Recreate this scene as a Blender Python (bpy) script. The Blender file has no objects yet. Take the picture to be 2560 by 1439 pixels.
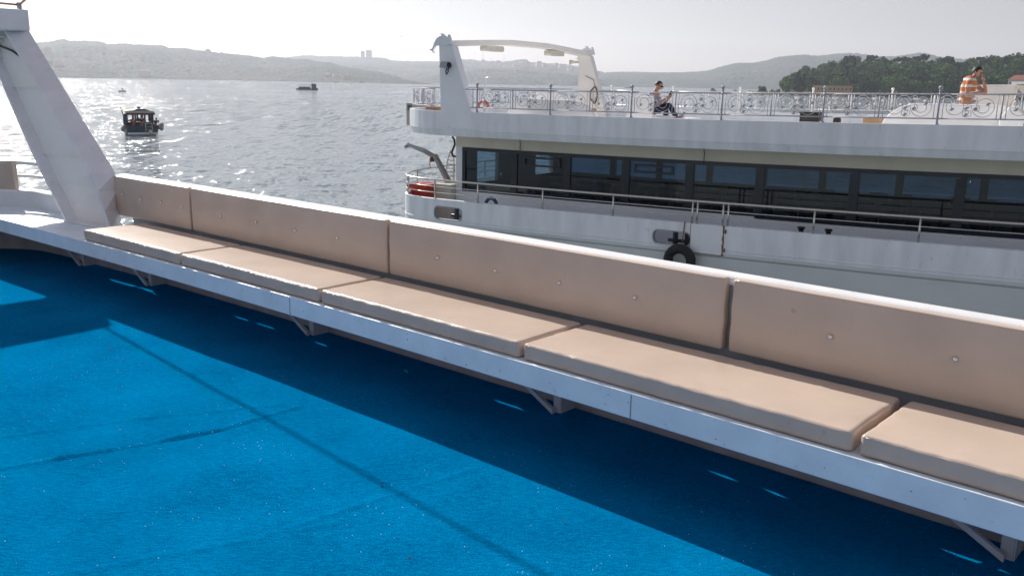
import bpy, bmesh, math, random
from mathutils import Vector, Matrix, noise
import numpy as np
random.seed(7)
PI = math.pi; R = math.radians
scn = bpy.context.scene
COL = scn.collection

# ------------------------------------------------------------------ camera, sky, sun, exposure
F = 2217.0; ROLL = math.atan(0.0178); PITCH = R(12.995)
# eye is the origin; z is measured from the eye: deck -2.25, water -6
DECK = -2.25; WATER = -6.0
cam = bpy.data.cameras.new('camera'); co = bpy.data.objects.new('camera', cam); COL.objects.link(co)
cam.sensor_width = 36.0; cam.lens = 36.0 * F / 2560.0
cam.clip_start = 0.1; cam.clip_end = 20000
co.matrix_world = Matrix.Rotation(PI / 2 - PITCH, 4, 'X') @ Matrix.Rotation(ROLL, 4, 'Z')
scn.camera = co

SUN_AZ, SUN_EL = R(-33.0), R(32.0)
world = bpy.data.worlds.new('World'); scn.world = world; world.use_nodes = True
wn = world.node_tree.nodes; wl = world.node_tree.links
bg = wn['Background']
sky = wn.new('ShaderNodeTexSky'); sky.sky_type = 'NISHITA'; sky.sun_disc = False
sky.sun_elevation = SUN_EL; sky.sun_rotation = SUN_AZ
sky.air_density = 1.2; sky.dust_density = 0.8; sky.ozone_density = 4.0; sky.altitude = 0
# desaturated sky mixed with an even pale fill, added to lift the shade
hs = wn.new('ShaderNodeHueSaturation'); hs.inputs['Saturation'].default_value = 0.47; wl.new(sky.outputs[0], hs.inputs['Color'])
sky_fill = wn.new('ShaderNodeMix'); sky_fill.data_type = 'RGBA'; sky_fill.inputs['Factor'].default_value = 0.42; sky_fill.inputs['B'].default_value = (2.7, 2.15, 2.4, 1)
wl.new(hs.outputs[0], sky_fill.inputs['A']); wl.new(sky_fill.outputs['Result'], bg.inputs[0]); bg.inputs[1].default_value = 0.10

sun = bpy.data.lights.new('sun', 'SUN'); sun.energy = 5.0; sun.angle = R(0.5); sun.color = (1.0, 0.95, 0.87)
so = bpy.data.objects.new('sun', sun); COL.objects.link(so)
sd = Vector((math.sin(SUN_AZ) * math.cos(SUN_EL), math.cos(SUN_AZ) * math.cos(SUN_EL), math.sin(SUN_EL)))
so.rotation_euler = sd.to_track_quat('Z', 'Y').to_euler(); so.location = (-20, 30, 40)
scn.view_settings.view_transform = 'Standard'; scn.view_settings.look = 'None'
scn.view_settings.exposure = 0.34; scn.view_settings.gamma = 1.0
scn.cycles.volume_bounces = 1
scn.cycles.transparent_max_bounces = 24
scn.cycles.max_bounces = 8
scn.cycles.caustics_reflective = False; scn.cycles.caustics_refractive = False
scn.cycles.sample_clamp_indirect = 6.0

# ------------------------------------------------------------------ pixel helpers (photo pixel -> point in the place)
cr, sr, cp, sp = math.cos(ROLL), math.sin(ROLL), math.cos(PITCH), math.sin(PITCH)
def ray(u, v):
    x = (u - 1280) / F; y = (v - 719.5) / F
    xl = x * cr + y * sr; yl = -x * sr + y * cr
    return Vector((xl, cp - yl * sp, -sp - yl * cp))
def at_z(u, v, z):
    r = ray(u, v); return r * (z / r.z)
def at_dist(u, v, d):
    r = ray(u, v); return r * (d / math.hypot(r.x, r.y))

# neighbour ship frame: s along its side, w outwards (towards us), z from the eye
TH = 2.12818789
SD = Vector((math.sin(TH), math.cos(TH), 0)); SN = Vector((math.cos(TH), -math.sin(TH), 0)); SO = Vector((-0.989, 22.82, 0))
def W(s, w, z): return SO + SD * s + SN * w + Vector((0, 0, z))
def on(u, v, w):
    r = ray(u, v); o = SO + SN * w
    t = o.dot(SN) / Vector((r.x, r.y, 0)).dot(SN); p = r * t
    return (Vector((p.x, p.y, 0)) - SO).dot(SD), p.z
def sh(s): return 0.0009 * max(s, 0.0) ** 2 if s < 14 else 0.0009 * 196 + 0.025 * (s - 14)

# bench curve of our boat: x is the parameter, t across (away from us)
def cy(x): return -0.006 * x * x - 0.875 * x + 5.235
def P(x, t, z):
    dy = -0.012 * x - 0.875; n = math.hypot(dy, 1)
    return Vector((x + t * (-dy) / n, cy(x) + t / n, z))

# ------------------------------------------------------------------ materials
MATS = {}
def lin(c): return tuple(((v / 12.92) if v <= .04045 else ((v + .055) / 1.055) ** 2.4) for v in c)
def mat(name, color, rough=.5, metal=0, var=.06, scale=6.0, bump=0.0, bscale=40.0, stain=None, stain_amt=0.0, spec=.5, coat=0, stretch=(1, 1, 1)):
    m = bpy.data.materials.new(name); m.use_nodes = True; nt = m.node_tree; N = nt.nodes; L = nt.links
    b = N['Principled BSDF']; b.inputs['Roughness'].default_value = rough; b.inputs['Metallic'].default_value = metal
    b.inputs['Specular IOR Level'].default_value = spec; b.inputs['Coat Weight'].default_value = coat
    tc = N.new('ShaderNodeTexCoord'); mp = N.new('ShaderNodeMapping'); mp.inputs['Scale'].default_value = stretch
    L.new(tc.outputs['Object'], mp.inputs[0])
    nz = N.new('ShaderNodeTexNoise'); nz.inputs['Scale'].default_value = scale; nz.inputs['Detail'].default_value = 6
    L.new(mp.outputs[0], nz.inputs[0])
    rp = N.new('ShaderNodeValToRGB')
    c = color
    rp.color_ramp.elements[0].position = .3; rp.color_ramp.elements[1].position = .7
    rp.color_ramp.elements[0].color = tuple(max(0, v * (1 - var * 1.5)) for v in c) + (1,)
    rp.color_ramp.elements[1].color = tuple(min(1, v * (1 + var)) for v in c) + (1,)
    L.new(nz.outputs[0], rp.inputs[0]); out = rp.outputs[0]
    if stain is not None:
        n2 = N.new('ShaderNodeTexNoise'); n2.inputs['Scale'].default_value = scale * 3; n2.inputs['Detail'].default_value = 8; n2.inputs['Roughness'].default_value = .7
        L.new(mp.outputs[0], n2.inputs[0])
        r2 = N.new('ShaderNodeValToRGB'); r2.color_ramp.elements[0].position = .62 - stain_amt * .2; r2.color_ramp.elements[1].position = .78 - stain_amt * .2
        L.new(n2.outputs[0], r2.inputs[0])
        mx = N.new('ShaderNodeMix'); mx.data_type = 'RGBA'; mx.inputs['B'].default_value = tuple(stain) + (1,)
        L.new(r2.outputs[0], mx.inputs['Factor']); L.new(out, mx.inputs['A']); out = mx.outputs['Result']
    L.new(out, b.inputs['Base Color'])
    if bump:
        n3 = N.new('ShaderNodeTexNoise'); n3.inputs['Scale'].default_value = bscale; n3.inputs['Detail'].default_value = 4
        L.new(mp.outputs[0], n3.inputs[0]); bp = N.new('ShaderNodeBump'); bp.inputs['Strength'].default_value = bump; bp.inputs['Distance'].default_value = .01
        L.new(n3.outputs[0], bp.inputs['Height']); L.new(bp.outputs[0], b.inputs['Normal'])
    MATS[name] = m; return m

M_white = mat('white_paint', (.80, .80, .82), .38, var=.05, scale=3, bump=.15, bscale=120, stain=(.45, .38, .3), stain_amt=0)
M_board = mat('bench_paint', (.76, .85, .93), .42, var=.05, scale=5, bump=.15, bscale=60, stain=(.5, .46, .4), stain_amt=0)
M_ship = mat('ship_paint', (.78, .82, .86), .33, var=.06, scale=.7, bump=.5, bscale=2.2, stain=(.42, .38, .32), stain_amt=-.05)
M_cream2 = mat('aged_cream_paint', (.72, .68, .56), .5, var=.06, scale=1.5, stretch=(1, 1, .3))
M_pale = mat('pale_cream_and_bounce', (.86, .84, .80), .45, var=.03, scale=1.2)
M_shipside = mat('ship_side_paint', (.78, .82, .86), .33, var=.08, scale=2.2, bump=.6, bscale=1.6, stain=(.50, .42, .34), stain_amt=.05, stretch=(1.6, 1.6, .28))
M_cream = mat('cream_paint', (.64, .62, .54), .45, var=.06, scale=1.2, bump=.1, bscale=5)
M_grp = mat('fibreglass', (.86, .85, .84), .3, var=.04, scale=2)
M_grey = mat('grey_paint', (.33, .36, .38), .5, var=.08, scale=3, bump=.2, bscale=60)
M_chip = mat('worn_paint', (.22, .20, .19), .7, var=.2)
M_bracket = mat('bracket_paint', (.50, .50, .54), .5, var=.08, scale=8)
M_kick = mat('kick_wall_paint', (.36, .33, .35), .6, var=.12, scale=6)
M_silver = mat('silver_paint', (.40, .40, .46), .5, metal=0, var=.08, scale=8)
M_steel = mat('stainless_steel', (.62, .60, .55), .25, metal=1, var=.05, scale=9)
M_black = mat('black_rubber', (.015, .015, .016), .7, var=.3, scale=12, bump=.5, bscale=50)
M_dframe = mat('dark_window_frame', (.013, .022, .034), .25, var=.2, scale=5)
M_rust = mat('rust', (.22, .10, .045), .85, var=.4, scale=9)
M_red = mat('red_paint', (.55, .05, .03), .45, var=.1, scale=5)
M_orange = mat('lifebuoy_orange', (.55, .15, .09), .5, var=.1, scale=5)
M_pinkish = mat('faded_pink_cloth', (.50, .30, .26), .8, var=.15)
M_blueplastic = mat('blue_plastic', (.02, .06, .16), .4, var=.1)
M_dark = mat('dark_wood', (.03, .022, .018), .6, var=.3, scale=4)
M_tan = mat('tan_cardboard', (.42, .27, .15), .8, var=.1, scale=6)
M_seatgrey = mat('grey_locker', (.45, .44, .40), .5, var=.08)
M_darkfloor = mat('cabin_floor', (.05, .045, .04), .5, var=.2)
M_cloth = mat('white_tablecloth', (.70, .72, .74), .8, var=.04)
M_hull = mat('hull_white', (.62, .66, .66), .42, var=.06, scale=1.0, bump=.3, bscale=3, stain=(.3, .3, .24), stain_amt=-.02)
M_skin = mat('skin', (.42, .22, .14), .55, var=.08, scale=30)
M_hair = mat('dark_hair', (.012, .010, .010), .6, var=.3, scale=60)
M_jeans = mat('dark_blue_jeans', (.012, .018, .045), .85, var=.25, scale=20)
M_shoe = mat('shoe', (.35, .3, .27), .6)
M_lens = mat('dark_glasses', (.01, .01, .01), .15)
M_cable = mat('brown_cable', (.35, .20, .14), .6, var=.1)
M_wall_far = mat('far_plaster', (.60, .52, .46), .8, var=.1, scale=.2)
M_roof_far = mat('far_red_roof', (.30, .12, .08), .8, var=.15, scale=.3)
M_tower = mat('far_concrete', (.66, .66, .68), .8, var=.1, scale=.2)
M_boatdark = mat('boat_dark_blue', (.012, .03, .055), .4, var=.2, scale=2)
M_boatwood = mat('boat_wood', (.10, .06, .04), .6, var=.2, scale=3)
M_canvas = mat('boat_canvas', (.50, .44, .36), .8, var=.15, scale=2)
M_fender = mat('fender_grey', (.30, .30, .32), .6, var=.1)

def vinyl():
    m = mat('beige_vinyl', (.59, .475, .395), .26, var=.06, scale=2.5, bump=.10, bscale=260, spec=.5, stain=(.33, .25, .2), stain_amt=-.12)
    return m
M_vinyl = vinyl()
M_button = mat('crystal_button', (.8, .8, .82), .15, metal=.8, var=.02)

def carpet_mat():
    m = bpy.data.materials.new('blue_turf'); m.use_nodes = True; nt = m.node_tree; N = nt.nodes; L = nt.links
    b = N['Principled BSDF']; b.inputs['IOR'].default_value = 1.0; b.inputs['Specular IOR Level'].default_value = 0
    tc = N.new('ShaderNodeTexCoord')
    n1 = N.new('ShaderNodeTexNoise'); n1.inputs['Scale'].default_value = 1.6; n1.inputs['Detail'].default_value = 5
    mp = N.new('ShaderNodeMapping'); mp.inputs['Rotation'].default_value = (0, 0, R(35)); mp.inputs['Scale'].default_value = (6, 28, 6)
    n2 = N.new('ShaderNodeTexNoise'); n2.inputs['Scale'].default_value = 3; n2.inputs['Detail'].default_value = 9; n2.inputs['Roughness'].default_value = .75
    n3 = N.new('ShaderNodeTexNoise'); n3.inputs['Scale'].default_value = 190; n3.inputs['Detail'].default_value = 3
    L.new(tc.outputs['Object'], n1.inputs[0]); L.new(tc.outputs['Object'], mp.inputs[0]); L.new(mp.outputs[0], n2.inputs[0]); L.new(tc.outputs['Object'], n3.inputs[0])
    a = N.new('ShaderNodeMath'); a.operation = 'MULTIPLY_ADD'; a.inputs[1].default_value = .45; L.new(n1.outputs[0], a.inputs[0]); L.new(n2.outputs[0], a.inputs[2])
    a2 = N.new('ShaderNodeMath'); a2.operation = 'ADD'; L.new(a.outputs[0], a2.inputs[0]); L.new(n3.outputs[0], a2.inputs[1])
    rp = N.new('ShaderNodeValToRGB'); rp.color_ramp.elements[0].position = .0; rp.color_ramp.elements[1].position = 1.0
    mr = N.new('ShaderNodeMapRange'); mr.inputs[1].default_value = .90; mr.inputs[2].default_value = 1.52
    L.new(a2.outputs[0], mr.inputs[0]); L.new(mr.outputs[0], rp.inputs[0])
    rp.color_ramp.elements[0].color = (.0, .070, .205, 1); rp.color_ramp.elements[1].color = (.0, .275, .60, 1)
    # turf sun sparkles painted into the colour as tiny pale specks, in loose clusters
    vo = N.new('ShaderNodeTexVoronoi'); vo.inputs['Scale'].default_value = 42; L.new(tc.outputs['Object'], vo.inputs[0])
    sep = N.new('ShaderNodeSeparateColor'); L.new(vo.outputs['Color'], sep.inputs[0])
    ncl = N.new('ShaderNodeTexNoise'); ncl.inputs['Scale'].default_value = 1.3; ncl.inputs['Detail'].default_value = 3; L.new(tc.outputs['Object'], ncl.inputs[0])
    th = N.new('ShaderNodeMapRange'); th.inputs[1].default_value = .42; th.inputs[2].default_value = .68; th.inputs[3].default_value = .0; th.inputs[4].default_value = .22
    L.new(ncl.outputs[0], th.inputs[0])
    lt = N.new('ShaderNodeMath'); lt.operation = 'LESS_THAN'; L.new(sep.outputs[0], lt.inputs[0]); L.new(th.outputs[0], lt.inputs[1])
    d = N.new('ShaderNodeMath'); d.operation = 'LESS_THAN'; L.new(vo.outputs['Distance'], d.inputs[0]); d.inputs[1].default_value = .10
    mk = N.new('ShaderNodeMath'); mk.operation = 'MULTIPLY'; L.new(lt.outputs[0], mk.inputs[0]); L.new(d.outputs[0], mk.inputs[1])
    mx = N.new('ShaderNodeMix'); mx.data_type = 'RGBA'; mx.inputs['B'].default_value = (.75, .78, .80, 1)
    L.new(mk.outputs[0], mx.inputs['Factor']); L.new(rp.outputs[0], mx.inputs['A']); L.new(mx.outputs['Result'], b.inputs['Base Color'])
    
    bp = N.new('ShaderNodeBump'); bp.inputs['Strength'].default_value = .9; bp.inputs['Distance'].default_value = .008
    L.new(a2.outputs[0], bp.inputs['Height']); L.new(bp.outputs[0], b.inputs['Normal'])
    return m
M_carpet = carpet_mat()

def water_mat():
    m = bpy.data.materials.new('sea_water'); m.use_nodes = True; nt = m.node_tree; N = nt.nodes; L = nt.links
    b = N['Principled BSDF']; b.inputs['Base Color'].default_value = (.17, .215, .245, 1); b.inputs['Roughness'].default_value = .07
    b.inputs['IOR'].default_value = 1.33
    tc = N.new('ShaderNodeTexCoord'); sx = N.new('ShaderNodeSeparateXYZ'); L.new(tc.outputs['Object'], sx.inputs[0])
    def math_(op, a, c=None, d=None):
        n = N.new('ShaderNodeMath'); n.operation = op
        for i_, v in enumerate((a, c, d)):
            if v is None: continue
            if isinstance(v, (int, float)): n.inputs[i_].default_value = v
            else: L.new(v, n.inputs[i_])
        return n.outputs[0]
    def facets(size, amp, seed):
        """wavelet faces: every cell is one small tilted face"""
        mp = N.new('ShaderNodeMapping'); mp.inputs['Rotation'].default_value = (0, 0, R(seed)); mp.inputs['Scale'].default_value = (1 / size[0], 1 / size[1], 0)
        nz_ = N.new('ShaderNodeTexNoise'); nz_.inputs['Scale'].default_value = 2.2; L.new(tc.outputs['Object'], mp.inputs[0]); L.new(mp.outputs[0], nz_.inputs[0])
        va = N.new('ShaderNodeVectorMath'); va.operation = 'MULTIPLY_ADD'; va.inputs[1].default_value = (.5, .5, .5); L.new(nz_.outputs['Color'], va.inputs[0]); L.new(mp.outputs[0], va.inputs[2])
        vo = N.new('ShaderNodeTexVoronoi'); vo.voronoi_dimensions = '2D'; vo.inputs['Scale'].default_value = 1.0; L.new(va.outputs[0], vo.inputs[0])
        vm = N.new('ShaderNodeVectorMath'); vm.operation = 'SUBTRACT'; vm.inputs[1].default_value = (.5, .5, .5); L.new(vo.outputs['Color'], vm.inputs[0])
        vs_ = N.new('ShaderNodeVectorMath'); vs_.operation = 'SCALE'; vs_.inputs['Scale'].default_value = amp; L.new(vm.outputs[0], vs_.inputs[0]); return vs_.outputs[0]
    def add_(a, c):
        n = N.new('ShaderNodeVectorMath'); n.operation = 'ADD'; L.new(a, n.inputs[0]); L.new(c, n.inputs[1]); return n.outputs[0]
    def mixv(f, a, c):
        n = N.new('ShaderNodeMix'); n.data_type = 'VECTOR'; n.inputs['Factor'].default_value = 0; L.new(f, n.inputs['Factor']); L.new(a, n.inputs['A']); L.new(c, n.inputs['B']); return n.outputs['Result']
    # wavelet cells shaped for sun glints, larger and longer with distance from the eye
    near = add_(facets((.22, .8), .34, 4), facets((.8, 2.2), .28, -8)); mid = add_(facets((.40, 4.5), .50, 3), facets((1.3, 12.0), .28, -3)); far = add_(facets((1.5, 42.0), .56, 1), facets((4.0, 90.0), .24, -2))
    y = sx.outputs[1]
    f1 = math_('SMOOTH_MIN', math_('MAXIMUM', math_('MULTIPLY_ADD', y, 1 / 90, -50 / 90), 0.0), 1.0, .02); f2 = math_('MINIMUM', math_('MAXIMUM', math_('MULTIPLY_ADD', y, 1 / 400, -220 / 400), 0.0), 1.0)
    f1 = math_('MINIMUM', math_('MAXIMUM', math_('MULTIPLY_ADD', y, 1 / 90, -50 / 90), 0.0), 1.0)
    til = mixv(f2, mixv(f1, near, mid), far)
    # wind patches make the chop stronger and weaker
    mpw = N.new('ShaderNodeMapping'); mpw.inputs['Scale'].default_value = (.006, .016, 1); L.new(tc.outputs['Object'], mpw.inputs[0]); wn_ = N.new('ShaderNodeTexNoise'); wn_.inputs['Scale'].default_value = 1; wn_.inputs['Detail'].default_value = 4; L.new(mpw.outputs[0], wn_.inputs[0])
    wp = N.new('ShaderNodeMapRange'); wp.inputs[1].default_value = .3; wp.inputs[2].default_value = .7; wp.inputs[3].default_value = .65; wp.inputs[4].default_value = 1.25; L.new(wn_.outputs[0], wp.inputs[0])
    sc_ = N.new('ShaderNodeVectorMath'); sc_.operation = 'SCALE'; L.new(til, sc_.inputs[0]); L.new(wp.outputs[0], sc_.inputs['Scale'])
    fl = N.new('ShaderNodeVectorMath'); fl.operation = 'MULTIPLY'; fl.inputs[1].default_value = (1, 1, 0); L.new(sc_.outputs[0], fl.inputs[0])
    up = N.new('ShaderNodeVectorMath'); up.operation = 'ADD'; up.inputs[1].default_value = (0, 0, 1); L.new(fl.outputs[0], up.inputs[0])
    no = N.new('ShaderNodeVectorMath'); no.operation = 'NORMALIZE'; L.new(up.outputs[0], no.inputs[0])
    def nz(scale, rot, st, det=3, rough=.55):
        mp = N.new('ShaderNodeMapping'); mp.inputs['Rotation'].default_value = (0, 0, R(rot)); mp.inputs['Scale'].default_value = st
        n = N.new('ShaderNodeTexNoise'); n.inputs['Scale'].default_value = scale; n.inputs['Detail'].default_value = det; n.inputs['Roughness'].default_value = rough
        L.new(tc.outputs['Object'], mp.inputs[0]); L.new(mp.outputs[0], n.inputs[0]); return n.outputs[0]
    a = nz(.20, 8, (1, 2.2, 1), 5, .56)
    b1 = N.new('ShaderNodeBump'); b1.inputs['Strength'].default_value = 1; b1.inputs['Distance'].default_value = .5; L.new(a, b1.inputs['Height']); L.new(no.outputs[0], b1.inputs['Normal'])
    L.new(b1.outputs[0], b.inputs['Normal'])
    return m
M_water = water_mat()

def glass_mat():
    m = bpy.data.materials.new('tinted_glass'); m.use_nodes = True; nt = m.node_tree; N = nt.nodes; L = nt.links
    for n in list(N):
        if n.type == 'BSDF_PRINCIPLED': N.remove(n)
    out = [n for n in N if n.type == 'OUTPUT_MATERIAL'][0]
    tr = N.new('ShaderNodeBsdfTransparent'); tr.inputs[0].default_value = (.39, .51, .60, 1)
    gl = N.new('ShaderNodeBsdfGlossy'); gl.inputs['Roughness'].default_value = .03
    fr = N.new('ShaderNodeFresnel'); fr.inputs[0].default_value = 1.55
    tc = N.new('ShaderNodeTexCoord'); nz = N.new('ShaderNodeTexNoise'); nz.inputs['Scale'].default_value = .6; L.new(tc.outputs['Object'], nz.inputs[0])
    bp = N.new('ShaderNodeBump'); bp.inputs['Strength'].default_value = .15; bp.inputs['Distance'].default_value = .02; L.new(nz.outputs[0], bp.inputs['Height']); L.new(bp.outputs[0], gl.inputs['Normal'])
    mx = N.new('ShaderNodeMixShader'); L.new(fr.outputs[0], mx.inputs[0]); L.new(tr.outputs[0], mx.inputs[1]); L.new(gl.outputs[0], mx.inputs[2]); L.new(mx.outputs[0], out.inputs[0])
    return m
M_glass = glass_mat()

def stripes_mat(name, c1, c2, freq, off=0, thr=.5):
    m = bpy.data.materials.new(name); m.use_nodes = True; nt = m.node_tree; N = nt.nodes; L = nt.links
    b = N['Principled BSDF']; b.inputs['Roughness'].default_value = .85
    tc = N.new('ShaderNodeTexCoord'); sx = N.new('ShaderNodeSeparateXYZ'); L.new(tc.outputs['Object'], sx.inputs[0])
    mu = N.new('ShaderNodeMath'); mu.operation = 'MULTIPLY_ADD'; mu.inputs[1].default_value = freq; mu.inputs[2].default_value = off; L.new(sx.outputs[2], mu.inputs[0])
    fr = N.new('ShaderNodeMath'); fr.operation = 'FRACT'; L.new(mu.outputs[0], fr.inputs[0])
    g = N.new('ShaderNodeMath'); g.operation = 'GREATER_THAN'; g.inputs[1].default_value = thr; L.new(fr.outputs[0], g.inputs[0])
    mx = N.new('ShaderNodeMix'); mx.data_type = 'RGBA'; mx.inputs['A'].default_value = c1 + (1,); mx.inputs['B'].default_value = c2 + (1,)
    L.new(g.outputs[0], mx.inputs['Factor']); L.new(mx.outputs['Result'], b.inputs['Base Color'])
    return m
M_shirt_or = stripes_mat('orange_white_striped_cloth', (.50, .17, .065), (.60, .56, .52), 7.5, 0.25, .62)
M_shirt_bl = stripes_mat('blue_white_striped_cloth', (.62, .68, .78), (.10, .22, .50), 9.0, 0.1, .55)

def hill_mat(name, a, b_, c, sc=.02):
    m = bpy.data.materials.new(name); m.use_nodes = True; nt = m.node_tree; N = nt.nodes; L = nt.links
    b = N['Principled BSDF']; b.inputs['Roughness'].default_value = .95; b.inputs['Specular IOR Level'].default_value = .1
    tc = N.new('ShaderNodeTexCoord')
    n1 = N.new('ShaderNodeTexNoise'); n1.inputs['Scale'].default_value = sc * .4; n1.inputs['Detail'].default_value = 8; n1.inputs['Roughness'].default_value = .65
    vo = N.new('ShaderNodeTexVoronoi'); vo.inputs['Scale'].default_value = sc * 5
    L.new(tc.outputs['Object'], n1.inputs[0]); L.new(tc.outputs['Object'], vo.inputs[0])
    ad = N.new('ShaderNodeMath'); ad.operation = 'MULTIPLY_ADD'; ad.inputs[1].default_value = .2; L.new(vo.outputs['Distance'], ad.inputs[0]); L.new(n1.outputs[0], ad.inputs[2])
    rp = N.new('ShaderNodeValToRGB'); e = rp.color_ramp.elements; e[0].position = .38; e[0].color = a + (1,); e[1].position = .72; e[1].color = c + (1,)
    k = e.new(.55); k.color = b_ + (1,)
    L.new(ad.outputs[0], rp.inputs[0]); L.new(rp.outputs[0], b.inputs['Base Color'])
    return m
M_hill = hill_mat('wooded_hillside', (.020, .042, .036), (.032, .058, .042), (.07, .08, .07), .012)
M_hill2 = hill_mat('wooded_ground', (.03, .05, .02), (.05, .07, .03), (.12, .11, .06), .06)
def leaf_mat(name, a, b_):
    m = bpy.data.materials.new(name); m.use_nodes = True; nt = m.node_tree; N = nt.nodes; L = nt.links
    b = N['Principled BSDF']; b.inputs['Roughness'].default_value = .8; b.inputs['Specular IOR Level'].default_value = .15
    tc = N.new('ShaderNodeTexCoord'); n1 = N.new('ShaderNodeTexNoise'); n1.inputs['Scale'].default_value = .55; n1.inputs['Detail'].default_value = 4
    oi = N.new('ShaderNodeObjectInfo'); ad = N.new('ShaderNodeMath'); ad.operation = 'MULTIPLY_ADD'; ad.inputs[1].default_value = .9; ad.inputs[2].default_value = -.45
    L.new(tc.outputs['Object'], n1.inputs[0]); L.new(oi.outputs['Random'], ad.inputs[0])
    a2 = N.new('ShaderNodeMath'); a2.operation = 'ADD'; L.new(ad.outputs[0], a2.inputs[0]); L.new(n1.outputs[0], a2.inputs[1])
    rp = N.new('ShaderNodeValToRGB'); rp.color_ramp.elements[0].position = .25; rp.color_ramp.elements[1].position = .75
    rp.color_ramp.elements[0].color = a + (1,); rp.color_ramp.elements[1].color = b_ + (1,)
    L.new(a2.outputs[0], rp.inputs[0]); L.new(rp.outputs[0], b.inputs['Base Color']); return m
M_leaf = leaf_mat('broad_leaves', (.016, .060, .022), (.10, .20, .05))
M_needle = leaf_mat('conifer_needles', (.012, .042, .022), (.035, .08, .035))
M_bark = mat('bark', (.09, .065, .045), .9, var=.2)

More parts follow.
